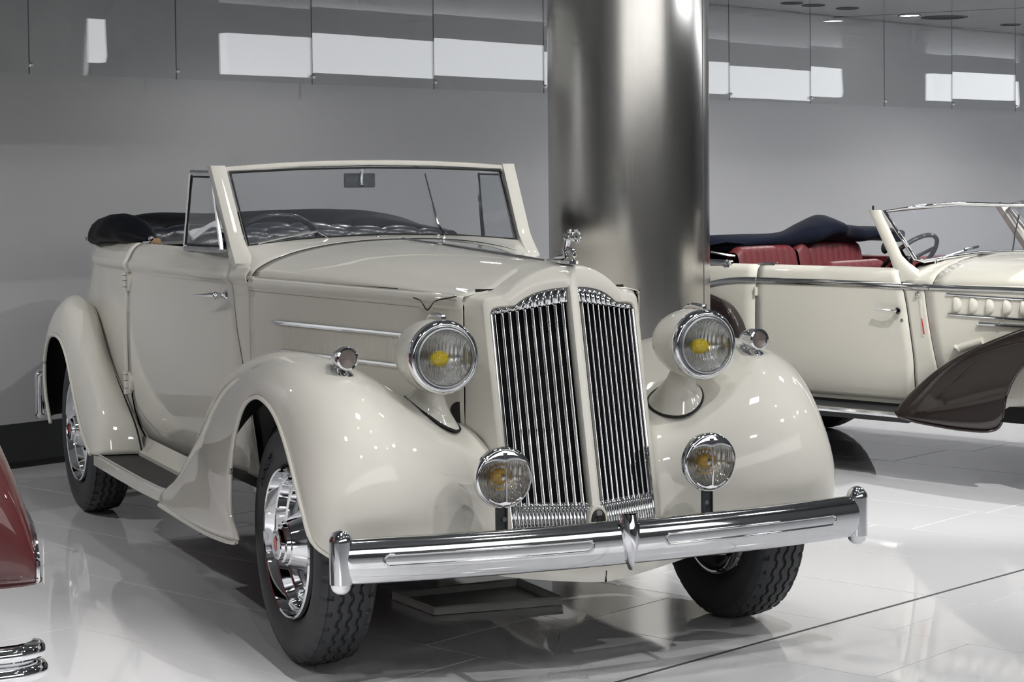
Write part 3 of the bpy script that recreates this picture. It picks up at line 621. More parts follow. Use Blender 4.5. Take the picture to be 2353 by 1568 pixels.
# front apron under the grille
ap = []
for y in np.linspace(-.42, .42, 21):
    a = abs(y) / .42; xf0 = .50 - .05 * a; ap.append([(xf0, y, .42), (xf0 + .03 * (1 - a), y, .36), (.555 - .09 * a, y, .315 + .01 * a), (.548 - .10 * a, y, .280 + .05 * a ** 1.5), (.40, y, .300 + .05 * a)])
apr = mk('front_apron', grid(ap), 'cream', car, ang=50); solid(apr, .003)
mk('apron_seam', tube([(.5535, 0, .316), (.5505, 0, .282), (.50, 0, .283)], .003, 6), 'gap', apr)
mk('catwalk_panel', grid([[(x, y, z) for y in np.linspace(-.40, .40, 9)] for x, z in ((.49, .40), (.44, .395), (.30, .39))]), 'cream', car)
# underbody
mk('chassis', join(box((-1.80, -.30, .335), (3.9, .09, .11), .01), box((-1.80, .30, .335), (3.9, .09, .11), .01), box((0, 0, .30), (.08, 1.25, .07), .02), box((-WB, 0, .37), (.10, 1.3, .10), .03), box((-1.9, 0, .40), (2.3, 1.22, .03)), box((-.45, 0, .42), (.8, .42, .30), .05), box((-3.6, 0, .42), (.9, 1.1, .2), .04)), 'black', car)

# ---- headlamps
HL = np.array((.382, .447, .969))
for s in (-1, 1):
    c = HL * (1, s, 1)
    b = mk('headlamp', lathe([(.100, -.012), (.1085, -.018), (.1125, -.045), (.1135, -.08), (.111, -.115), (.104, -.155), (.092, -.195), (.075, -.230), (.053, -.258), (.028, -.274), (.001, -.280)], 48, 'x'), 'cream', car, ang=60); b.location = c
    mk('bezel', lathe([(.1105, -.034), (.1135, -.026), (.1125, -.012), (.106, -.002), (.0985, .001), (.0945, -.001), (.0925, -.005)], 64, 'x'), 'chrome', b, ang=60)
    mk('lens_ring', lathe([(.0925, -.006), (.0905, .0065), (.0865, .0075), (.0835, .002)], 64, 'x'), 'steel', b, ang=60)
    mk('reflector', lathe([(.083, .0), (.074, -.025), (.055, -.048), (.030, -.062), (.001, -.067)], 48, 'x'), 'reflector', b)
    mk('lens', lathe([(.0845, .004), (.07, .010), (.045, .0145), (.02, .0165), (.0005, .017)], 48, 'x'), 'lens', b)
    mk('bulb', xf(ball((-.026, -.012, -.004), .026, 20, (.8, 1.25, .95)), lambda x, y, z: (x, y, z)), 'bulb', b)
    tp = [(-.150, .113), (-.125, .1245), (-.09, .129), (-.055, .1285), (-.028, .126), (-.016, .125)]
    mk('top_fin', join(tube([(x, 0, z - .004) for x, z in tp], [.003, .005, .0065, .0075, .0085, .009], 8), box((-.014, 0, .117), (.008, .015, .026), .002)), 'chrome', b)
    # pedestal, its foot follows the fender skin
    top_c = (.255, .447, .872); rows = []
    for k, (t, rx, ry) in enumerate(((0, .070, .040), (.25, .062, .036), (.5, .068, .042), (.75, .088, .056), (.93, .115, .073), (1.0, .122, .078))):
        row = []
        for q in np.linspace(0, 2 * math.pi, 32, endpoint=False):
            x = top_c[0] - .045 * t + rx * math.cos(q); y = top_c[1] - .022 * t + ry * math.sin(q); zf = fend_z(x, y) + .002; zt = .895 - .02 * math.cos(q)
            row.append((x, y, zt + (zf - zt) * t))
        rows.append(row)
    zz = np.array([a[2] for a in rows[-1]]); zz = np.convolve(np.concatenate([zz[-6:], zz, zz[:6]]), np.ones(9) / 9, 'same')[6:-6]
    rows[-1] = [(a[0], a[1], float(z)) for a, z in zip(rows[-1], zz)]; rows[-2] = [(a[0], a[1], float(.93 * z + .07 * .895)) for a, z in zip(rows[-2], zz)]
    p = mk('headlamp_pedestal', side(grid(rows, cv=True), s), 'cream', car, ang=60)
    mk('pedestal_gasket', side(tube(rows[-1], .0045, 6, closed=True), s), 'black', p)
    mk('swivel_gap', side(tube([(a[0], a[1], a[2] - .012) for a in rows[0]], .004, 6, closed=True), s), 'black', p)

# ---- fog lamps on the bumper brackets
FG = np.array((.580, .346, .626))
for s in (-1, 1):
    c = FG * (1, s, 1)
    b = mk('fog_lamp', lathe([(.0885, -.004), (.0905, -.012), (.0885, -.024), (.082, -.038), (.068, -.066), (.048, -.086), (.022, -.096), (.001, -.098)], 48, 'x'), 'chrome', car, ang=50); b.location = c
    mk('rim', lathe([(.0900, -.010), (.0915, -.002), (.0880, .006), (.0830, .007), (.0800, .002)], 64, 'x'), 'chrome', b, ang=60)
    # scalloped visor that covers the top of the glass
    vs = []
    for t in np.linspace(-1, 1, 41):
        a = math.pi / 2 + t * 1.28; r1 = .083; y1, z1 = r1 * math.cos(a), r1 * math.sin(a)
        u = abs(t); zi = math.sqrt(max(0, .070 ** 2 - (abs(y1 * .985) - .030) ** 2)) - .016
        zi_ = .050 + .012 * math.cos(u * math.pi) * (1 if u < .5 else 0) - .0 if False else (.046 + .018 * math.sin(min(1, u * 1.9) * math.pi / 1.0) - .03 * u ** 2)
        zi = min(zi, z1 - .0006); vs.append([(.0075, y1, z1), (.0135 - .004 * u, y1 * .99, (z1 + zi) / 2), (.0125 - .004 * u, y1 * .985, zi)])
    mk('visor', grid(vs), 'chrome', b, ang=60)
    mk('visor_shield', prism([(.0145, -.0055, .078), (.0145, .0055, .078), (.0145, .0055, .070), (.0145, 0, .062), (.0145, -.0055, .070)], (-.006, 0, -.003), (.0005, 0, -.003)), 'iron', b, smooth=False)
    bot = [[(.0075, .080 * math.cos(a), .080 * math.sin(a)), (.0085, .0765 * math.cos(a), .0755 * math.sin(a) + .006 * max(0, 1 - abs(a + math.pi / 2) / .25))] for a in np.linspace(-math.pi / 2 - .7, -math.pi / 2 + .7, 25)]
    mk('lower_lip', grid(bot), 'chrome', b)
    mk('divider', tube([(.0135, 0, .050), (.0165, 0, .0), (.0145, .002, -.030), (.009, .004, -.070)], .0022, 6), 'chrome2', b)
    mk('reflector', lathe([(.081, .0), (.070, -.026), (.050, -.046), (.026, -.058), (.001, -.062)], 48, 'x'), 'reflector', b)
    mk('lens', lathe([(.081, .002), (.066, .008), (.042, .0125), (.02, .0145), (.0005, .015)], 48, 'x'), 'lens2', b)
    mk('bulb', join(ball((-.020, -.008, .002), .026, 18, (.7, 1.1, 1.0)), lathe([(.034, -.036), (.040, -.034)], 24, 'x')), 'amber', b)
    mk('bulb_shield', lathe([(.001, -.002), (.010, -.003), (.0135, -.010)], 20, 'x', (0, -.004, .002)), 'chrome2', b)
    br = mk('fog_lamp_bracket', side(join(box((.556, .346, .498), (.010, .036, .105), .003), box((.560, .361, .498), (.016, .005, .10), .002), box((.560, .331, .498), (.016, .005, .10), .002), box((.556, .346, .545), (.03, .040, .014), .003)), s), 'iron', car)
    mk('bolt', side(lathe([(.001, .007), (.007, .007), (.0085, .0)], 10, 'x', (.561, .340, .500)), s), 'steel', br)

# ---- torpedo side lamps on the fenders
for s in (-1, 1):
    c = np.array((.250, .715, .968)); zf = fend_z(c[0] - .05, c[1])
    b = mk('side_lamp', lathe([(.0285, .012), (.0345, .010), (.0365, .002), (.0365, -.012), (.034, -.035), (.029, -.06), (.021, -.085), (.011, -.103), (.001, -.110)], 32, 'x'), 'chrome', car, ang=50); b.location = c * (1, s, 1)
    mk('lens', lathe([(.029, .011), (.024, .018), (.014, .0225), (.0005, .024)], 32, 'x'), 'lens3', b)
    mk('lens_back', lathe([(.029, .008), (.0005, .004)], 24, 'x'), 'silvergrey', b)
    rows = []
    for t, rx, ry in ((0, .028, .016), (.3, .024, .014), (.65, .032, .019), (.9, .048, .027), (1, .052, .030)):
        rows.append([(c[0] - .052 + .014 * t + rx * math.cos(q), c[1] + ry * math.sin(q), (c[2] - .026) + ((fend_z(c[0] - .04 + rx * math.cos(q), c[1] + ry * math.sin(q)) + .001) - (c[2] - .026)) * t) for q in np.linspace(0, 2 * math.pi, 24, endpoint=False)])
    mk('side_lamp_foot', side(grid(rows, cv=True), s), 'chrome', car, ang=60)

# ---- front bumper
def bx_(y): return .705 - .085 * (abs(y) / .885) ** 2.2
bp = [(-.030, .066), (-.014, .066), (.0, .056), (.009, .036), (.012, .012), (.011, -.012), (.007, -.036), (-.002, -.056), (-.014, -.064), (-.030, -.064)]
bz = .424
rows = [[(bx_(y) + dx, y, bz + dz) for dx, dz in bp] for y in np.linspace(-.872, .872, 61)]
bar = mk('front_bumper', grid(rows), 'chrome2', car, ang=50, fix=True); solid(bar, .004)
for s in (-1, 1):
    yc = .862; xc = bx_(.862) - .018
    prof = [(.001, .519 - bz)] + [(.0335 * math.sin(a), .484 - bz + .035 * math.cos(a)) for a in np.linspace(.2, math.pi / 2, 8)] + [(.0335, -.03), (.0335, -.060)] + [(.031 * math.cos(a), -.062 - .030 * math.sin(a)) for a in np.linspace(0, math.pi / 2 - .05, 7)] + [(.001, -.0925)]
    mk('bumper_end_post', side(lathe(prof, 32, 'z', (xc, yc, bz)), s), 'chrome', bar, ang=50)
    # pressed oblong bead
    y0, y1, hz = .135, .735, .0155; loop = [(y, hz) for y in np.linspace(y0, y1, 24)] + [(y1 + hz * math.sin(a), hz * math.cos(a)) for a in np.linspace(.3, math.pi - .3, 8)] + [(y, -hz) for y in np.linspace(y1, y0, 24)] + [(y0 - hz * math.sin(a), -hz * math.cos(a)) for a in np.linspace(.3, math.pi - .3, 8)]
    mk('oblong_bead', side(tube([(bx_(y) + .0115, y, bz + .004 + z) for y, z in loop], .0042, 8, closed=True), s), 'chrome2', bar, ang=60)
    mk('bumper_iron', side(box((.53, .30, .40), (.25, .012, .06), .003), s), 'iron', car)
gd = []
for t in np.linspace(0, 1, 15):
    z = .512 - .165 * t; w = .031 * math.sin(math.pi * min(1, .16 + .84 * t) ** .75) ** .8 * (1 - .25 * t) + .002; dep = .020 + .022 * math.sin(math.pi * (.1 + .85 * t))
    gd.append([(bx_(0) + .002, -w, z), (bx_(0) + dep * .6, -w * .8, z), (bx_(0) + dep, -w * .12, z), (bx_(0) + dep, w * .12, z), (bx_(0) + dep * .6, w * .8, z), (bx_(0) + .002, w, z)])
mk('centre_guard', join(grid(gd, caps=True)), 'chrome', bar, ang=55)

# ---- windshield
fr = []
def wsx(z): return -1.36 - (z - 1.27) * .678
hzt = lambda y: 1.588 - .026 * (abs(y) / .61) ** 2
wf = mk('windshield_header', grid([[(wsx(hzt(y)) + a, y, hzt(y) + b) for a, b in ((.016, -.030), (.019, -.015), (.014, -.003), (.0, .0), (-.022, -.002), (-.028, -.014), (-.024, -.030))] for y in np.linspace(-.586, .586, 31)], cv=True, caps=True), 'cream', car, ang=50, fix=True)
for s in (-1, 1):
    rows = []
    for t in np.linspace(0, 1, 14):
        z = 1.170 + t * (1.568 - 1.170); yb = .590 + .022 * t; k = max(0, 1 - t / .28); w = .029 + .012 * k
        x = wsx(max(z, 1.20)) + .02 * k
        rows.append([(x + .018 + .055 * k, yb - w * 1.05 + .01 * k, z), (x + .020 + .05 * k, yb - .006, z), (x + .008 + .02 * k, yb + w * .85, z), (x - .03, yb + w, z), (x - .055, yb + w * .5, z), (x - .05, yb - w, z), (x - .012, yb - w * 1.05, z)])
    rows[0] = [(a - .01, b - .016, c - .02) for a, b, c in rows[0]]
    post = mk('windshield_post', side(grid(rows, cv=True, caps=True), s), 'cream', car, ang=50, fix=True)
gl = [(-.556, 1.262), (-.28, 1.285), (0, 1.293), (.28, 1.285), (.556, 1.262), (.568, 1.545), (.28, 1.558), (0, 1.562), (-.28, 1.558), (-.568, 1.545)]
mk('windshield_glass', ([(wsx(z) + .006, y, z) for y, z in gl], [tuple(range(10))]), 'glass', car, smooth=False)
fl = [(wsx(z) + .010, y, z) for y, z in gl]; mk('windshield_gasket', tube(fl, .0045, 6, closed=True), 'chrome2', car); mk('windshield_seal', tube([(p[0] + .001, p[1] * .992, p[2] - (.006 if p[2] > 1.4 else -.004)) for p in fl], .004, 6, closed=True), 'black', car)
# wipers
def wp(y, z, o=.014): return (wsx(z) + o, y, z)
w = mk('wiper', join(tube([wp(-.228, 1.276, .03), wp(-.245, 1.296, .03), wp(-.275, 1.312, .026), wp(-.40, 1.294, .024)], .0045, 6), lathe([(.001, .02), (.009, .018), (.011, 0)], 12, 'z', wp(-.228, 1.262, .03))), 'chrome2', car)
mk('wiper_blade', tube([wp(-.515, 1.274, .02), wp(-.30, 1.312, .016)], .0065, 6, sx=.6), 'chrome2', w)
w = mk('wiper', join(tube([wp(.253, 1.279, .03), wp(.238, 1.303, .03), wp(.227, 1.335, .026), wp(.229, 1.40, .024)], .0045, 6), lathe([(.001, .02), (.009, .018), (.011, 0)], 12, 'z', wp(.253, 1.264, .03))), 'chrome2', car)
mk('wiper_blade', tube([wp(.232, 1.325, .02), wp(.233, 1.53, .016)], .0045, 6, sx=.6), 'iron', w)
# mirror
mm = mk('rear_view_mirror', box((-1.585, -.022, 1.506), (.012, .130, .058), .005), 'iron', car)
mk('mirror_stalk', join(tube([(-1.565, -.018, 1.55), (-1.572, -.018, 1.52), (-1.575, -.018, 1.490)], .007, 8), ball((-1.574, -.018, 1.492), .012, 10), box((-1.565, -.018, 1.552), (.02, .03, .006), .002)), 'chrome', mm)
# vent windows
for s in (-1, 1):
    q = [(-1.905, .622, 1.545), (-1.600, .618, 1.540), (-1.402, .640, 1.246), (-1.915, .650, 1.242)]
    vf_ = mk('vent_window_frame', side(join(*[tube([q[i], q[(i + 1) % 4]], .0085, 6, sy=1.3) for i in range(4)]), s), 'chrome2', car)
    qi = [(-1.893, .622, 1.528), (-1.604, .618, 1.524), (-1.420, .640, 1.262), (-1.902, .649, 1.258)]
    mk('vent_seal', side(tube(qi, .0055, 6, closed=True), s), 'black', vf_)
    mk('vent_glass', side((qi, [(0, 1, 2, 3)]), s), 'glass', vf_, smooth=False)
# steering wheel
sc = np.array((-1.76, -.345, 1.205)); ax = np.array((-.78, 0, .62)); ax /= np.linalg.norm(ax); e_a = np.array((0, 1, 0)); e_b = np.cross(ax, e_a)
sw = mk('steering_wheel', tube([sc + .212 * (math.cos(q) * e_a + math.sin(q) * e_b) for q in np.linspace(0, 2 * math.pi, 48, endpoint=False)], .0125, 10, closed=True), 'wheelrim', car)
mk('wheel_spokes', join(*[tube([sc, sc + .21 * (math.cos(q) * e_a + math.sin(q) * e_b)], .007, 6) for q in (math.pi / 2, math.pi / 2 + 2.094, math.pi / 2 - 2.094)]), 'chrome2', sw)
mk('wheel_hub', join(ball(sc, .035, 14), tube([sc, sc - ax * .35], .018, 10)), 'wheelrim', sw)
# seats with rolled leather tops
def seat(name, x0, ztop, half, zend, n):
    rows = []
    for k in range(n * 8 + 1):
        y = -half + 2 * half * k / (n * 8); pl_ = abs(math.sin(math.pi * (k % 8) / 8.0)) ** .5 if k % 8 else 0; u = abs(y) / half
        top = ztop - (ztop - zend) * u ** 5 - .012 * (1 - pl_); r = .055 * (.82 + .18 * pl_)
        row = [(x0 + .13, y, .55), (x0 + .08 + .012 * pl_, y, .95), (x0 + .05 + .014 * pl_, y, top - .13)] + [(x0 + r * math.cos(a), y, top - r + r * math.sin(a)) for a in np.linspace(-.2, math.pi + .4, 9)] + [(x0 - .07, y, top - .2), (x0 - .09, y, .6)]
        rows.append(row)
    o = mk(name, grid(rows), 'leather', car, ang=40); return o
seat('front_seat', -2.10, 1.315, .60, 1.262, 7); seat('rear_seat', -3.22, 1.312, .60, 1.262, 6)
mk('front_cushion', box((-1.80, 0, .80), (.55, 1.16, .16), .05), 'leather', car); mk('rear_cushion', box((-2.92, 0, .82), (.5, 1.16, .16), .05), 'leather', car)
# folded top under its boot
FTK = [(-2.70, -.60, 1.250, .016), (-2.85, -.612, 1.264, .050), (-3.05, -.625, 1.276, .072), (-3.28, -.632, 1.268, .072), (-3.48, -.625, 1.248, .058), (-3.62, -.585, 1.238, .052), (-3.76, -.48, 1.250, .064), (-3.92, -.28, 1.266, .076), (-4.02, 0, 1.27, .078), (-3.98, .28, 1.27, .076), (-3.82, .52, 1.27, .076), (-3.5, .62, 1.272, .074), (-3.1, .63, 1.272, .066), (-2.6, .62, 1.262, .040), (-2.2, .62, 1.256, .022)]
pth4 = cr(FTK, 110); pth = pth4[:, :3]; rad = pth4[:, 3]
rows = []
for i, p in enumerate(pth):
    t = pth[min(i + 1, 109)] - pth[max(i - 1, 0)]; n = np.array([-t[1], t[0], 0]); n /= np.linalg.norm(n); r = rad[i]; wv = 1 + .05 * math.sin(i * .8) + .05 * math.sin(i * .33 + 1)
    rows.append([p + n * (1.55 * r * math.cos(q) * wv) + np.array((0, 0, r * (1.0 * math.sin(q) + .12 * math.sin(3 * q + i * .2)) * (1.12 if math.sin(q) > 0 else .6))) for q in np.linspace(0, 2 * math.pi, 20, endpoint=False)])
ft = mk('folded_top', grid(rows, cv=True, caps=True), 'navy', car, ang=60)
mk('top_bow_end', join(box((-2.72, -.585, 1.250), (.08, .05, .022), .006), tube([(-2.80, -.60, 1.252), (-2.68, -.60, 1.258)], .014, 8)), 'wood', ft)
mk('top_fastener', ball((-3.60, -.70, 1.240), .010, 10, (1, .5, 1.6)), 'chrome', ft)
mk('top_hinge', join(ball((-2.655, -.61, 1.262), .013, 10), box((-2.66, -.63, 1.247), (.06, .03, .008), .002)), 'chrome', ft)
# mascot on the radiator
ms = mk('hood_mascot', prism([(.14, 0, 0), (.22, -.010, 0), (.30, -.018, 0), (.345, -.015, 0), (.36, 0, 0), (.345, .015, 0), (.30, .018, 0), (.22, .010, 0)], (0, 0, 1.238), (0, 0, 1.248)), 'chrome', car)
K = [tube([(.19, 0, 1.250), (.235, -.004, 1.256), (.275, -.006, 1.258), (.30, -.006, 1.262)], [.004, .009, .010, .008], 8), tube([(.30, -.006, 1.260), (.298, -.004, 1.274), (.287, 0, 1.281)], [.009, .009, .010], 8),
     tube([(.325, .008, 1.248), (.334, .008, 1.262), (.324, .006, 1.281), (.298, .002, 1.286)], [.005, .0065, .008, .010], 8), tube([(.288, 0, 1.278), (.296, 0, 1.298), (.304, 0, 1.318), (.308, 0, 1.328)], [.012, .010, .0125, .007], 10),
     ball((.318, 0, 1.339), .0085, 10), tube([(.300, -.010, 1.320), (.325, -.012, 1.315), (.352, -.006, 1.322)], [.0055, .0045, .004], 6), tube([(.300, .010, 1.320), (.325, .012, 1.315), (.352, .006, 1.322)], [.0055, .0045, .004], 6),
     tube([(.362 + .004 * 0, .014 * math.cos(q), 1.325 + .017 * math.sin(q)) for q in np.linspace(0, 2 * math.pi, 16, endpoint=False)], .005, 6, closed=True), tube([(.296, 0, 1.322), (.280, 0, 1.327), (.262, .004, 1.326)], [.008, .006, .001], 6)]
mk('mascot_figure', join(*K), 'chrome', ms, ang=60)
# drip tray on the floor under the engine
tr = thing('drip_tray', 'shallow grey metal drip tray on the floor under the cream convertible', 'tray', (float(T1[0]), float(T1[1]), 0), TH1)
tq = [(-.745, -.215), (-.435, -.175), (-.392, .295), (-.76, .288)]; cx_, cy_ = -.583, .048
rows = [[(x, y, 0.002) for x, y in tq], [(x * 1.0, y, .028) for x, y in tq], [(cx_ + (x - cx_) * .95, cy_ + (y - cy_) * .97, .028) for x, y in tq], [(cx_ + (x - cx_) * .93, cy_ + (y - cy_) * .95, .006) for x, y in tq]]
mk('tray_pan', (grid(rows, cv=True)[0], grid(rows, cv=True)[1] + [(12, 13, 14, 15)]), 'tray', tr, smooth=False, fix=True)
mk('tray_bead', tube([(x, y, .028) for x, y in tq], .004, 6, closed=True), 'tray', tr)
# white cloth left on the front seat
cl = []
for i in range(22):
    row = []
    for j in range(14):
        u, v = i / 21, j / 13; x = -2.16 + .12 * v; y = -.585 + .20 * u
        z = 1.318 - 3.0 * (x + 2.10) ** 2 * 1.2 - .055 * max(0, (abs(y) - .42) / .18) ** 2 + .006 * math.sin(9 * u + 5 * v) + .005 * math.sin(17 * v + 3 * u * u * 6) + .016
        row.append((x, y, z))
    cl.append(row)
ct = mk('crumpled_cloth', grid(cl), 'white', None); solid(ct, .006, None, 1.0)
ct.location = (float(T1[0]), float(T1[1]), 0); ct.rotation_euler = (0, 0, TH1)
tag(ct, 'crumpled white cloth lying over the front seat behind the vent window', 'cloth')
# ------------------------------------------------------------------ car two: ivory cabriolet with brown fenders
TH2 = math.radians(-45); P2 = (1.41322, 10.4, 0)
car2 = thing('vintage_cabriolet', 'ivory cabriolet with dark brown fenders and red leather seats behind the steel column', 'car', P2, TH2)
CY2 = .72
m2 = lambda vf: ([(p[0], 2 * CY2 - p[1], p[2]) for p in vf[0]], [tuple(reversed(q)) for q in vf[1]])
def both(vf, s): return vf if s < 0 else m2(vf)
yp2 = sm([-1.9, -1.5, -1.1, -.6, -.2, .3, .75, .95, 1.4, 1.9, 2.3], [.34, .16, .06, .01, .0, .0, .0, .008, .07, .19, .30])
pp2 = sm([.36, .40, .5, .62, .78, .92, .96, 1.00, 1.025, 1.04], [.055, .045, .018, .004, 0, .008, .012, .022, .034, .055])
Z2 = [.36, .38, .40, .45, .5, .56, .62, .7, .78, .86, .92, .94, .96, .98, 1.0, 1.012, 1.025, 1.034, 1.04]
def b2(x, z, o=0.0): return (x, yp2(x) + pp2(z) - o, z)
d2f = sm([.36, .467, .564, .736, .929, 1.036, 1.05], [.785, .797, .803, .785, .743, .692, .685])
def pan2(xa, xb, zs, n=20): return grid([[b2(xa(z) + (xb(z) - xa(z)) * t, z) for z in zs] for t in np.linspace(0, 1, n)])
for s in (-1, 1):
    q = mk('rear_quarter', both(pan2(lambda z: -1.7, lambda z: -.183, Z2), s), 'cream2', car2, ang=50); solid(q, .003)
    d = mk('door', both(pan2(lambda z: -.178, lambda z: d2f(z) - .0035, [z for z in Z2 if z >= .38]), s), 'cream2', car2, ang=50); solid(d, .003)
    solid(mk('cowl_side', both(pan2(lambda z: d2f(z) + .0025, lambda z: .93 - .07 * (z - .56) / .37, ([z for z in Z2 if z <= .96] + [.9685]), 8), s), 'cream2', car2, ang=50), .003)
    solid(mk('hood_side', both(pan2(lambda z: .934 - .07 * (z - .56) / .37, lambda z: 2.15, ([z for z in Z2 if z <= .96] + [.9685]), 22), s), 'cream2', car2, ang=50), .003)
    mk('body_liner', both(grid([[(x, yp2(x) + pp2(z) + .016, z) for z in Z2[1:-3]] for x in np.linspace(-1.5, .69, 16)]), s), 'gap', car2)
    mk('cowl_liner', both(grid([[(x, yp2(x) + pp2(z) + .014, z) for z in Z2[1:] if z < .95] for x in np.linspace(.66, 1.5, 8)]), s), 'gap', car2)
    mk('door_top_rail', both(grid([[(x, .055, 1.04), (x, .09, 1.036), (x, .11, .95), (x, .11, .5)] for x in np.linspace(-1.0, .70, 10)]), s), 'redleather', car2)
    mk('door_sill', both(pan2(lambda z: -.9, lambda z: .80, [.36, .37, .379], 6), s), 'cream2', car2)
    # belt strip
    zb2 = sm([-.9, -.46, -.18, .36, .9, 1.42, 2.1], [.80, .935, .958, .958, .952, .947, .94])
    for xa, xb in ((-.9, -.183), (-.178, d2f(.955) - .004), (d2f(.955) + .003, .885), (.89, 2.1)):
        mk('belt_strip', both(grid([[b2(x, zb2(x) + .018, -.001), b2(x, zb2(x) + .016, .007), b2(x, zb2(x), .011), b2(x, zb2(x) - .014, .007), b2(x, zb2(x) - .017, -.001)] for x in np.linspace(xa, xb, 14)]), s), 'chrome2', car2)
    # running board with bright edge
    r = mk('running_board', both(prism([(-.55, .06, .345), (.82, .06, .345), (.82, -.075, .335), (.3, -.085, .335), (-.55, -.06, .335)], (0, 0, -.05), (0, 0, 0)), s), 'plinth', car2, smooth=False, fix=True)
    mk('board_edge', both(tube([(-.55, -.062, .325), (.3, -.088, .322), (.80, -.080, .320)], .014, 8), s), 'chrome2', r)
    # fenders
    FC2 = [(.745, -.055, .345), (.80, -.065, .405), (.87, -.072, .468), (.96, -.078, .54), (1.06, -.082, .605), (1.20, -.085, .678), (1.36, -.085, .745), (1.52, -.085, .805), (1.70, -.085, .865), (1.90, -.085, .895), (2.1, -.08, .86), (2.26, -.07, .74), (2.34, -.06, .55), (2.34, -.05, .35)]
    FE2 = [(.760, -.095, .338), (.80, -.115, .318), (.88, -.123, .304), (1.0, -.125, .293), (1.16, -.125, .284), (1.32, -.125, .292), (1.378, -.125, .345), (1.398, -.125, .46), (1.47, -.125, .59), (1.62, -.125, .69), (1.83, -.125, .73), (2.02, -.125, .67), (2.14, -.12, .54), (2.2, -.11, .37)]
    FI2 = [(.745, .04, .33), (.80, .04, .39), (.87, .04, .45), (.96, .05, .51), (1.06, .06, .57), (1.20, .08, .63), (1.36, .11, .69), (1.52, .15, .73), (1.70, .2, .77), (1.90, .26, .79), (2.1, .3, .76), (2.22, .32, .66), (2.28, .33, .5), (2.28, .34, .35)]
    fr2, e2_ = fender_rows(FC2, FE2, FI2, 60, 14, 12)
    f = mk('front_fender', both(grid(fr2), s), 'brown', car2, ang=60, fix=True); solid(f, .006, 'black')
    mk('fender_edge_bead', both(tube([(p[0], p[1] - .001, p[2]) for p in e2_], .006, 6), s), 'brown', f)
    RC2 = [(-.20, -.03, .40), (-.215, -.035, .55), (-.24, -.04, .68), (-.29, -.045, .78), (-.38, -.05, .855), (-.55, -.055, .90), (-.75, -.055, .905), (-.95, -.05, .87), (-1.15, -.04, .79), (-1.35, -.03, .68), (-1.55, -.02, .54), (-1.7, 0, .40)]
    RE2 = [(-.30, -.085, .37), (-.33, -.085, .46), (-.37, -.085, .54), (-.43, -.085, .61), (-.52, -.085, .67), (-.64, -.085, .71), (-.78, -.085, .715), (-.92, -.085, .68), (-1.03, -.085, .62), (-1.12, -.085, .53), (-1.17, -.08, .44), (-1.2, -.07, .38)]
    RI2 = [(-.195, .03, .40), (-.21, .03, .55), (-.235, .02, .675), (-.285, .02, .77), (-.375, .02, .84), (-.55, .03, .88), (-.75, .05, .885), (-.95, .08, .85), (-1.15, .12, .77), (-1.35, .16, .66), (-1.55, .2, .52), (-1.7, .25, .4)]
    rr2, re2_ = fender_rows(RC2, RE2, RI2, 48, 12, 8)
    solid(mk('rear_fender', both(grid(rr2), s), 'brown', car2, ang=60, fix=True), .006, 'black')
    # louvre band
    for zz, x0 in ((.922, .985), (.826, .998)):
        mk('vent_strip', both(tube([b2(x, zz - .035 * (x - .99) / 1.0, .006) for x in np.linspace(x0, 1.75, 12)], .0075, 8, sy=.9), s), 'chrome2', car2)
    for k in range(9):
        x0 = 1.032 + .0845 * k; z0 = .873 - .028 * (x0 - 1.0); yb = yp2(x0) + pp2(.87)
        rows = [[(x0 + .036 * math.cos(v) * math.sin(u), yb - .022 * math.sin(v) * math.sin(u), z0 + .040 * math.cos(u)) for v in np.linspace(0, math.pi / 2, 7)] for u in np.linspace(0.02, math.pi - .02, 13)]
        cap = ([(x0 + .001, yb - .022 * math.sin(u), z0 + .040 * math.cos(u)) for u in np.linspace(0, math.pi, 13)], [tuple(range(13))])
        bowl = [[(x0 - .034 * math.sin(u) * t, yb - .002 - .010 * t * (1 - t), z0 + .040 * math.cos(u)) for t in np.linspace(0, 1, 5)] for u in np.linspace(0.02, math.pi - .02, 13)]
        mk('louvre', both(join(grid(rows), cap, grid(bowl)), s), 'cream2', car2, ang=50)
    # smaller trim, handle, lock, semaphore
    mk('side_trim', both(join(tube([b2(1.155, .786, .010), b2(1.165, .786, .014), b2(1.55, .776, .014)], .0085, 8), ball(b2(1.275, .790, .018), .009, 8)), s), 'chrome2', car2)
    h = b2(.722, .833); mk('door_handle', both(join(lathe([(.001, .018), (.012, .016), (.016, .004), (.017, 0)], 14, 'y', (h[0], h[1] - .018, h[2])), tube([(.722, h[1] - .030, .833), (.69, h[1] - .034, .834), (.65, h[1] - .034, .836), (.60, h[1] - .032, .838)], [.009, .008, .006, .007], 8), tube([(.722, h[1], .833), (.722, h[1] - .032, .833)], .008, 8)), s), 'chrome', car2)
    h = b2(.737, .783); mk('door_lock', both(lathe([(.001, -.004), (.008, -.004), (.012, -.001), (.013, .002)], 16, 'y', h), s), 'steel', car2)
    h = b2(.828, .918); sp2 = mk('semaphore', both(join(lathe([(.001, -.02), (.011, -.018), (.014, 0)], 14, 'y', h), box((h[0], h[1] - .004, h[2]), (.012, .02, .03), .003)), s), 'chrome', car2)
    mk('semaphore_arm', both(prism([b2(.836, .893), b2(.846, .893), b2(.868, .715), b2(.856, .715)], (0, .0, 0), (0, -.008, 0)), s), 'cream2', sp2, smooth=False, fix=True)
    mk('semaphore_lens', both(prism([b2(.853, .80), b2(.857, .80), b2(.869, .722), b2(.864, .722)], (0, -.004, 0), (0, -.009, 0)), s), 'redenamel', sp2, smooth=False, fix=True)
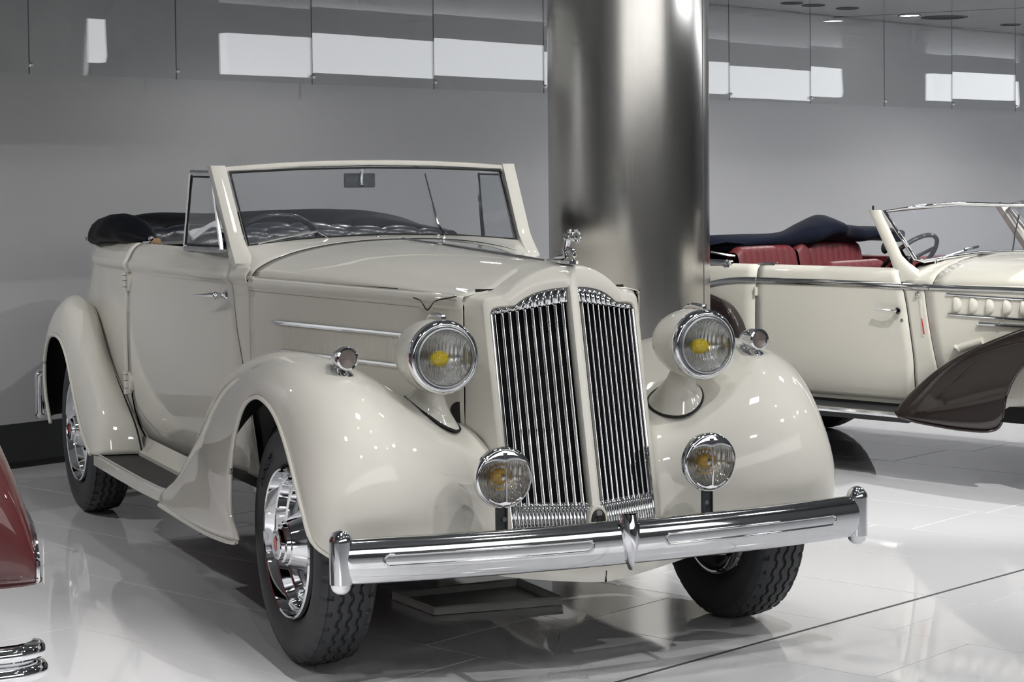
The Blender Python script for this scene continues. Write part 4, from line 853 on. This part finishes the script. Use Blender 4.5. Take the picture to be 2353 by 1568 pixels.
    for hz in (.90, .665):
        hh = b2(-.178, hz); mk('door_hinge', both(tube([(hh[0], hh[1] - .006, hz - .022), (hh[0], hh[1] - .006, hz + .022)], .010, 10), s), 'cream2', car2)
    # windshield post and chrome glass frame (half)
    rows = []
    for t in np.linspace(0, 1, 12):
        z = .975 + t * (1.330 - .975); k = max(0, 1 - t / .35); x = .735 - .235 * t ** 1.0 + .0; y = .055 + .06 * t
        rows.append([(x + .028 + .11 * k ** 1.5, y + .012 + .05 * k, z), (x + .026 + .09 * k ** 1.5, y - .008 - .01 * k, z), (x - .005, y - .022 - .012 * k, z), (x - .034 - .02 * k, y - .012, z), (x - .034 - .02 * k, y + .022, z), (x + .01, y + .03 + .03 * k, z)])
    pst = mk('windshield_post', both(grid(rows, cv=True, caps=True), s), 'cream2', car2, ang=50)
    mk('post_pin', both(tube([(.487, .115, 1.325), (.487, .115, 1.352)], .0055, 8), s), 'black', pst)
    g = [(.545, .130, 1.322), (.745, .105, 1.085), (.772, .14, 1.074), (.83, .28, 1.094), (.90, .46, 1.110), (1.06, CY2 - .003, 1.112), (1.00, CY2 - .003, 1.345), (.80, .41, 1.358), (.64, .26, 1.340)]
    wf2 = mk('windshield_frame', both(tube(g, .011, 8, closed=True), s), 'chrome', car2, ang=60)
    mk('windshield_glass', both((g, [tuple(range(len(g)))]), s), 'glass', wf2, smooth=False)
    mk('wiper', both(join(tube([(.80, .20, 1.072), (.83, .26, 1.098), (.865, .40, 1.128)], .005, 6), tube([(.862, .37, 1.128), (.885, .46, 1.140)], .007, 6), lathe([(.001, .012), (.010, .010), (.012, -.02)], 10, 'z', (.80, .20, 1.066))), s), 'chrome', wf2)
mk('windshield_divider', tube([(1.07, CY2, 1.10), (1.005, CY2, 1.352)], .012, 8), 'chrome', car2)
mk('divider_stay', tube([(1.0, CY2 - .12, 1.12), (1.0, CY2 - .10, 1.20), (1.0, CY2 - .06, 1.30)], .004, 6), 'iron', car2)
# hood and cowl top
def h2sec(x, n=17):
    y0 = yp2(x) + pp2(.965); w = CY2 - y0; zc = 1.105 - .03 * max(0, x - 1.2); pts = []
    for t in np.linspace(-1, 1, 2 * n - 1):
        u = abs(t); pts.append((x + .0, CY2 + w * t, .965 + (zc - .965) * (1 - u ** 2.4) ** .6))
    return pts
cowl_rows = [[(p[0] - .10 * (1 - abs((p[1] - CY2) / .68) ** 1) * 0 - (.0), p[1], p[2]) for p in h2sec(x)] for x in (.74, .80, .86, .90)]
solid(mk('cowl', grid(cowl_rows), 'cream2', car2, ang=60), .003)
solid(mk('hood_top', grid([h2sec(x) for x in np.linspace(.904, 2.15, 20)]), 'cream2', car2, ang=60), .003)
mk('hood_vent_slot', join(*[box((1.10 + .0, CY2 - .24 - .0, 1.097), (.16, .012, .006), .002)]), 'iron', car2)
mk('radiator_front', grid([[(x, p[1], p[2]) if k else (x, p[1], .4) for k in (0, 1)] for x, p in [(2.16, q) for q in h2sec(2.15)]]), 'chrome', car2)
# seats
def pleats(name, x0, ya, yb, n, ztop, zlow, thick, rake, rr=.03):
    rows = []
    for k in range(n * 6 + 1):
        y = ya + (yb - ya) * k / (n * 6); pl_ = abs(math.sin(math.pi * (k % 6) / 6)) ** .5 if k % 6 else 0
        e = min(1, (y - ya) / .06, (yb - y) / .06); zt = ztop - .03 * (1 - e) ** 2
        rows.append([(x0 + rake, y, zlow), (x0 + rake * .4 + thick * (.8 + .2 * pl_), y, (zlow + zt) / 2)] + [(x0 + rr * math.cos(a) * (1 + .12 * pl_) * 1.3, y, zt - rr + rr * math.sin(a)) for a in np.linspace(0, math.pi, 7)] + [(x0 - .05, y, zlow)])
    return mk(name, grid(rows), 'redleather', car2, ang=40)
pleats('rear_seat', -.46, .16, .68, 9, 1.125, .6, .05, .12); pleats('rear_armrest', -.45, .685, .80, 1, 1.13, .6, .05, .12); pleats('rear_seat', -.46, .805, 1.30, 9, 1.135, .6, .05, .12)
pleats('front_seat', .16, .14, .66, 7, 1.058, .5, .05, .12, .035); pleats('front_seat', .16, .80, 1.30, 7, 1.058, .5, .05, .12, .035)
mk('cabin_side_trim', grid([[(x, 1.345, z) for z in (.7, .95, 1.035)] for x in np.linspace(-.5, .45, 6)]), 'redleather', car2)
mk('dashboard', grid([[(.80, y, 1.085), (.72, y, 1.06), (.68, y, 1.0), (.68, y, .8)] for y in np.linspace(.15, 1.29, 8)]), 'redleather', car2)
# folded mohair top
tp = [(-1.02, .05, 1.12, .055), (-.85, .10, 1.135, .05), (-.66, .20, 1.135, .045), (-.58, .42, 1.14, .045), (-.52, .66, 1.15, .05), (-.50, .84, 1.175, .065), (-.46, 1.0, 1.205, .075), (-.44, 1.12, 1.185, .05), (-.42, 1.26, 1.165, .045), (-.34, 1.38, 1.165, .04), (-.22, 1.40, 1.16, .035)]
K = cr(tp, 60); rows = []
for i in range(60):
    p = K[i]; t = K[min(i + 1, 59)] - K[max(i - 1, 0)]; n = np.array([-t[1], t[0]]); n /= np.linalg.norm(n[:2]) + 1e-9; r = p[3]
    rows.append([(p[0] + n[0] * r * 1.9 * math.cos(q) * (1 + .08 * math.sin(i * .7)), p[1] + n[1] * r * 1.9 * math.cos(q), p[2] + r * (math.sin(q) + .15 * math.sin(2 * q + i * .35))) for q in np.linspace(0, 2 * math.pi, 16, endpoint=False)])
mk('folded_top', grid(rows, cv=True, caps=True), 'navy2', car2, ang=60)
mk('top_boot', grid([[(x, y, z + .02 * math.sin(y * 9)) for x, z in ((-.52, 1.13), (-.75, 1.10), (-1.05, 1.07), (-1.3, 1.0))] for y in np.linspace(.06, 1.38, 12)]), 'navy2', car2)
mk('top_linkage', join(box((-.50, .045, 1.035), (.26, .02, .055), .02), ball((-.40, .04, 1.035), .030, 12, (1, .5, 1)), tube([(-.52, .05, 1.10), (-.42, .06, 1.085), (-.36, .06, 1.08)], .007, 6)), 'chrome2', car2)
mk('striker_plate', box((-.14, .06, 1.046), (.11, .03, .010), .003), 'chrome', car2)
# steering wheel
sc = np.array((.50, .40, 1.06)); ax = np.array((-.72, 0, .69)); ax /= np.linalg.norm(ax); e_a = np.array((0, 1, 0)); e_b = np.cross(ax, e_a)
sw = mk('steering_wheel', tube([sc + .19 * (math.cos(q) * e_a + math.sin(q) * e_b) for q in np.linspace(0, 2 * math.pi, 40, endpoint=False)], .012, 8, closed=True), 'wheelrim', car2)
mk('wheel_spokes', join(tube([sc, sc + .19 * e_b], .010, 6), tube([sc, sc - .19 * (.5 * e_b + .86 * e_a)], .010, 6), tube([sc, sc - .19 * (.5 * e_b - .86 * e_a)], .010, 6), ball(sc, .03, 10)), 'wheelrim', sw)
mk('dash_mirror', join(ball((.52, .17, 1.135), .030, 14, (.4, 1, 1)), tube([(.52, .17, 1.13), (.60, .16, 1.09)], .006, 6)), 'black', car2)
mk('hood_catch', join(tube([(1.03, .02, .66), (1.045, -.005, .672), (1.06, .01, .65)], .010, 8), tube([(1.05, .02, .66), (1.18, .03, .70)], .022, 10)), 'cream2', car2)
wheel(car2, (1.84, .045, R1), -1); wheel(car2, (-.76, .075, R1), -1); wheel(car2, (1.84, 2 * CY2 - .045, R1), 1); wheel(car2, (-.76, 2 * CY2 - .075, R1), 1)
mk('chassis', join(box((.5, CY2, .33), (2.6, .9, .10), .02), box((.5, CY2, .37), (2.4, 1.25, .03)), box((1.84, CY2, .30), (.08, 1.2, .08), .02), box((-.76, CY2, .34), (.1, 1.2, .1), .02), box((1.6, CY2, .55), (1.0, .8, .4), .05), box((-1.1, CY2, .5), (1.0, 1.1, .3), .05)), 'black', car2)
rows = [[(-1.7 + .0, yp2(-1.7) + pp2(z), z) for z in Z2]]
mk('tail', grid([[(x, CY2 - (CY2 - yp2(-1.7)) * w * (1 - .35 * ((z - .36) / .68) ** 2 * 0), z) for z in Z2] for x, w in ((-1.7, .985), (-1.85, .86), (-1.95, .6), (-2.0, 0), (-1.95, -.6), (-1.85, -.86), (-1.7, -.985))]), 'cream2', car2, ang=60)
mk('tail_deck', ([(-1.7, .25, 1.03), (-1.0, .06, 1.03), (-1.0, 1.38, 1.03), (-1.7, 1.19, 1.03), (-1.95, .72, 1.03)], [(0, 1, 2, 3, 4)]), 'cream2', car2, smooth=False)
# ------------------------------------------------------------------ car three: rear corner of a dark red car at the left edge
TH3 = math.radians(112); P3 = (-1.395, 5.06, 0)
car3 = thing('red_car', 'dark red car whose rear fender and chrome bumper show at the left edge', 'car', P3, TH3)
# local: x runs forward (away from the viewer), y to the car's left; the tail of the right rear fender lies at x = 0
prof = [(.03, .462), (.005, .50), (.0, .60), (.012, .70), (.05, .80), (.13, .89), (.28, .955), (.50, .985), (.75, .96), (.95, .88), (1.1, .72), (1.15, .5)]
pr = cr([(a, b, 0) for a, b in prof], 44); QS = np.linspace(-1, 1, 25); rows = []
for a, b, _ in pr:
    rows.append([(a + .06 * abs(q) ** 3 * (1 if a < .55 else -1), .19 * math.sin(q * math.pi / 2 * .97), .462 + (b - .462) * (1 - abs(q) ** 1.45)) for q in QS])
f = mk('rear_fender', grid(rows), 'red', car3, ang=60, fix=True); solid(f, .006, 'black')
mk('fender_lip_bead', tube(rows[0], .007, 8), 'red', f)
mk('fender_welt', tube([(r[3][0] - .002, r[3][1] - .003, r[3][2] + .002) for r in rows[:30]], .0065, 8), 'chrome2', f)
mk('body_side', grid([[(x, .14 + .16 * math.sin(math.pi * (z - .35) / 1.3), z) for z in np.linspace(.35, 1.2, 10)] for x in np.linspace(.25, 2.6, 12)]), 'red', car3)
mk('body_tail', grid([[(.25 - .15 * math.sin(math.pi * (z - .35) / 1.0), .2 + .85 * t, z) for z in np.linspace(.35, 1.1, 10)] for t in np.linspace(0, 1, 6)]), 'red', car3)
wheel(car3, (.60, 0.0, R1), -1)
# bumper: two stacked chrome bars with rounded end
def b3(zc, dx):
    sec = [(.0, .026), (.012, .022), (.019, .010), (.020, -.006), (.014, -.018), (.0, -.022), (-.012, 0)]
    path = cr([(.02, -.160, 0), (-.005, -.155, 0), (-.035, -.125, 0), (-.05, -.06, 0), (-.058, .2, 0), (-.06, .7, 0), (-.05, 1.2, 0)], 40); rws = []
    for i, p in enumerate(path):
        t = path[min(i + 1, 39)] - path[max(i - 1, 0)]; n = np.array([t[1], -t[0], 0]); n /= np.linalg.norm(n)
        if n[0] * (p[0] - .6) + n[1] * (p[1] - .6) < 0: n = -n
        rws.append([p + n * (a * 1.5 + dx) + np.array((0, 0, zc + bz_)) for a, bz_ in sec])
    return grid(rws, cv=True, caps=True)
bm3 = mk('rear_bumper', b3(.298, .0), 'chrome', car3, ang=50, fix=True); mk('lower_bumper_bar', b3(.247, .006), 'chrome', bm3, ang=50, fix=True)
mk('bumper_bracket', box((.02, .10, .36), (.10, .04, .20), .01), 'iron', car3)
mk('chassis', box((1.2, .6, .35), (2.2, .8, .15), .02), 'black', car3)
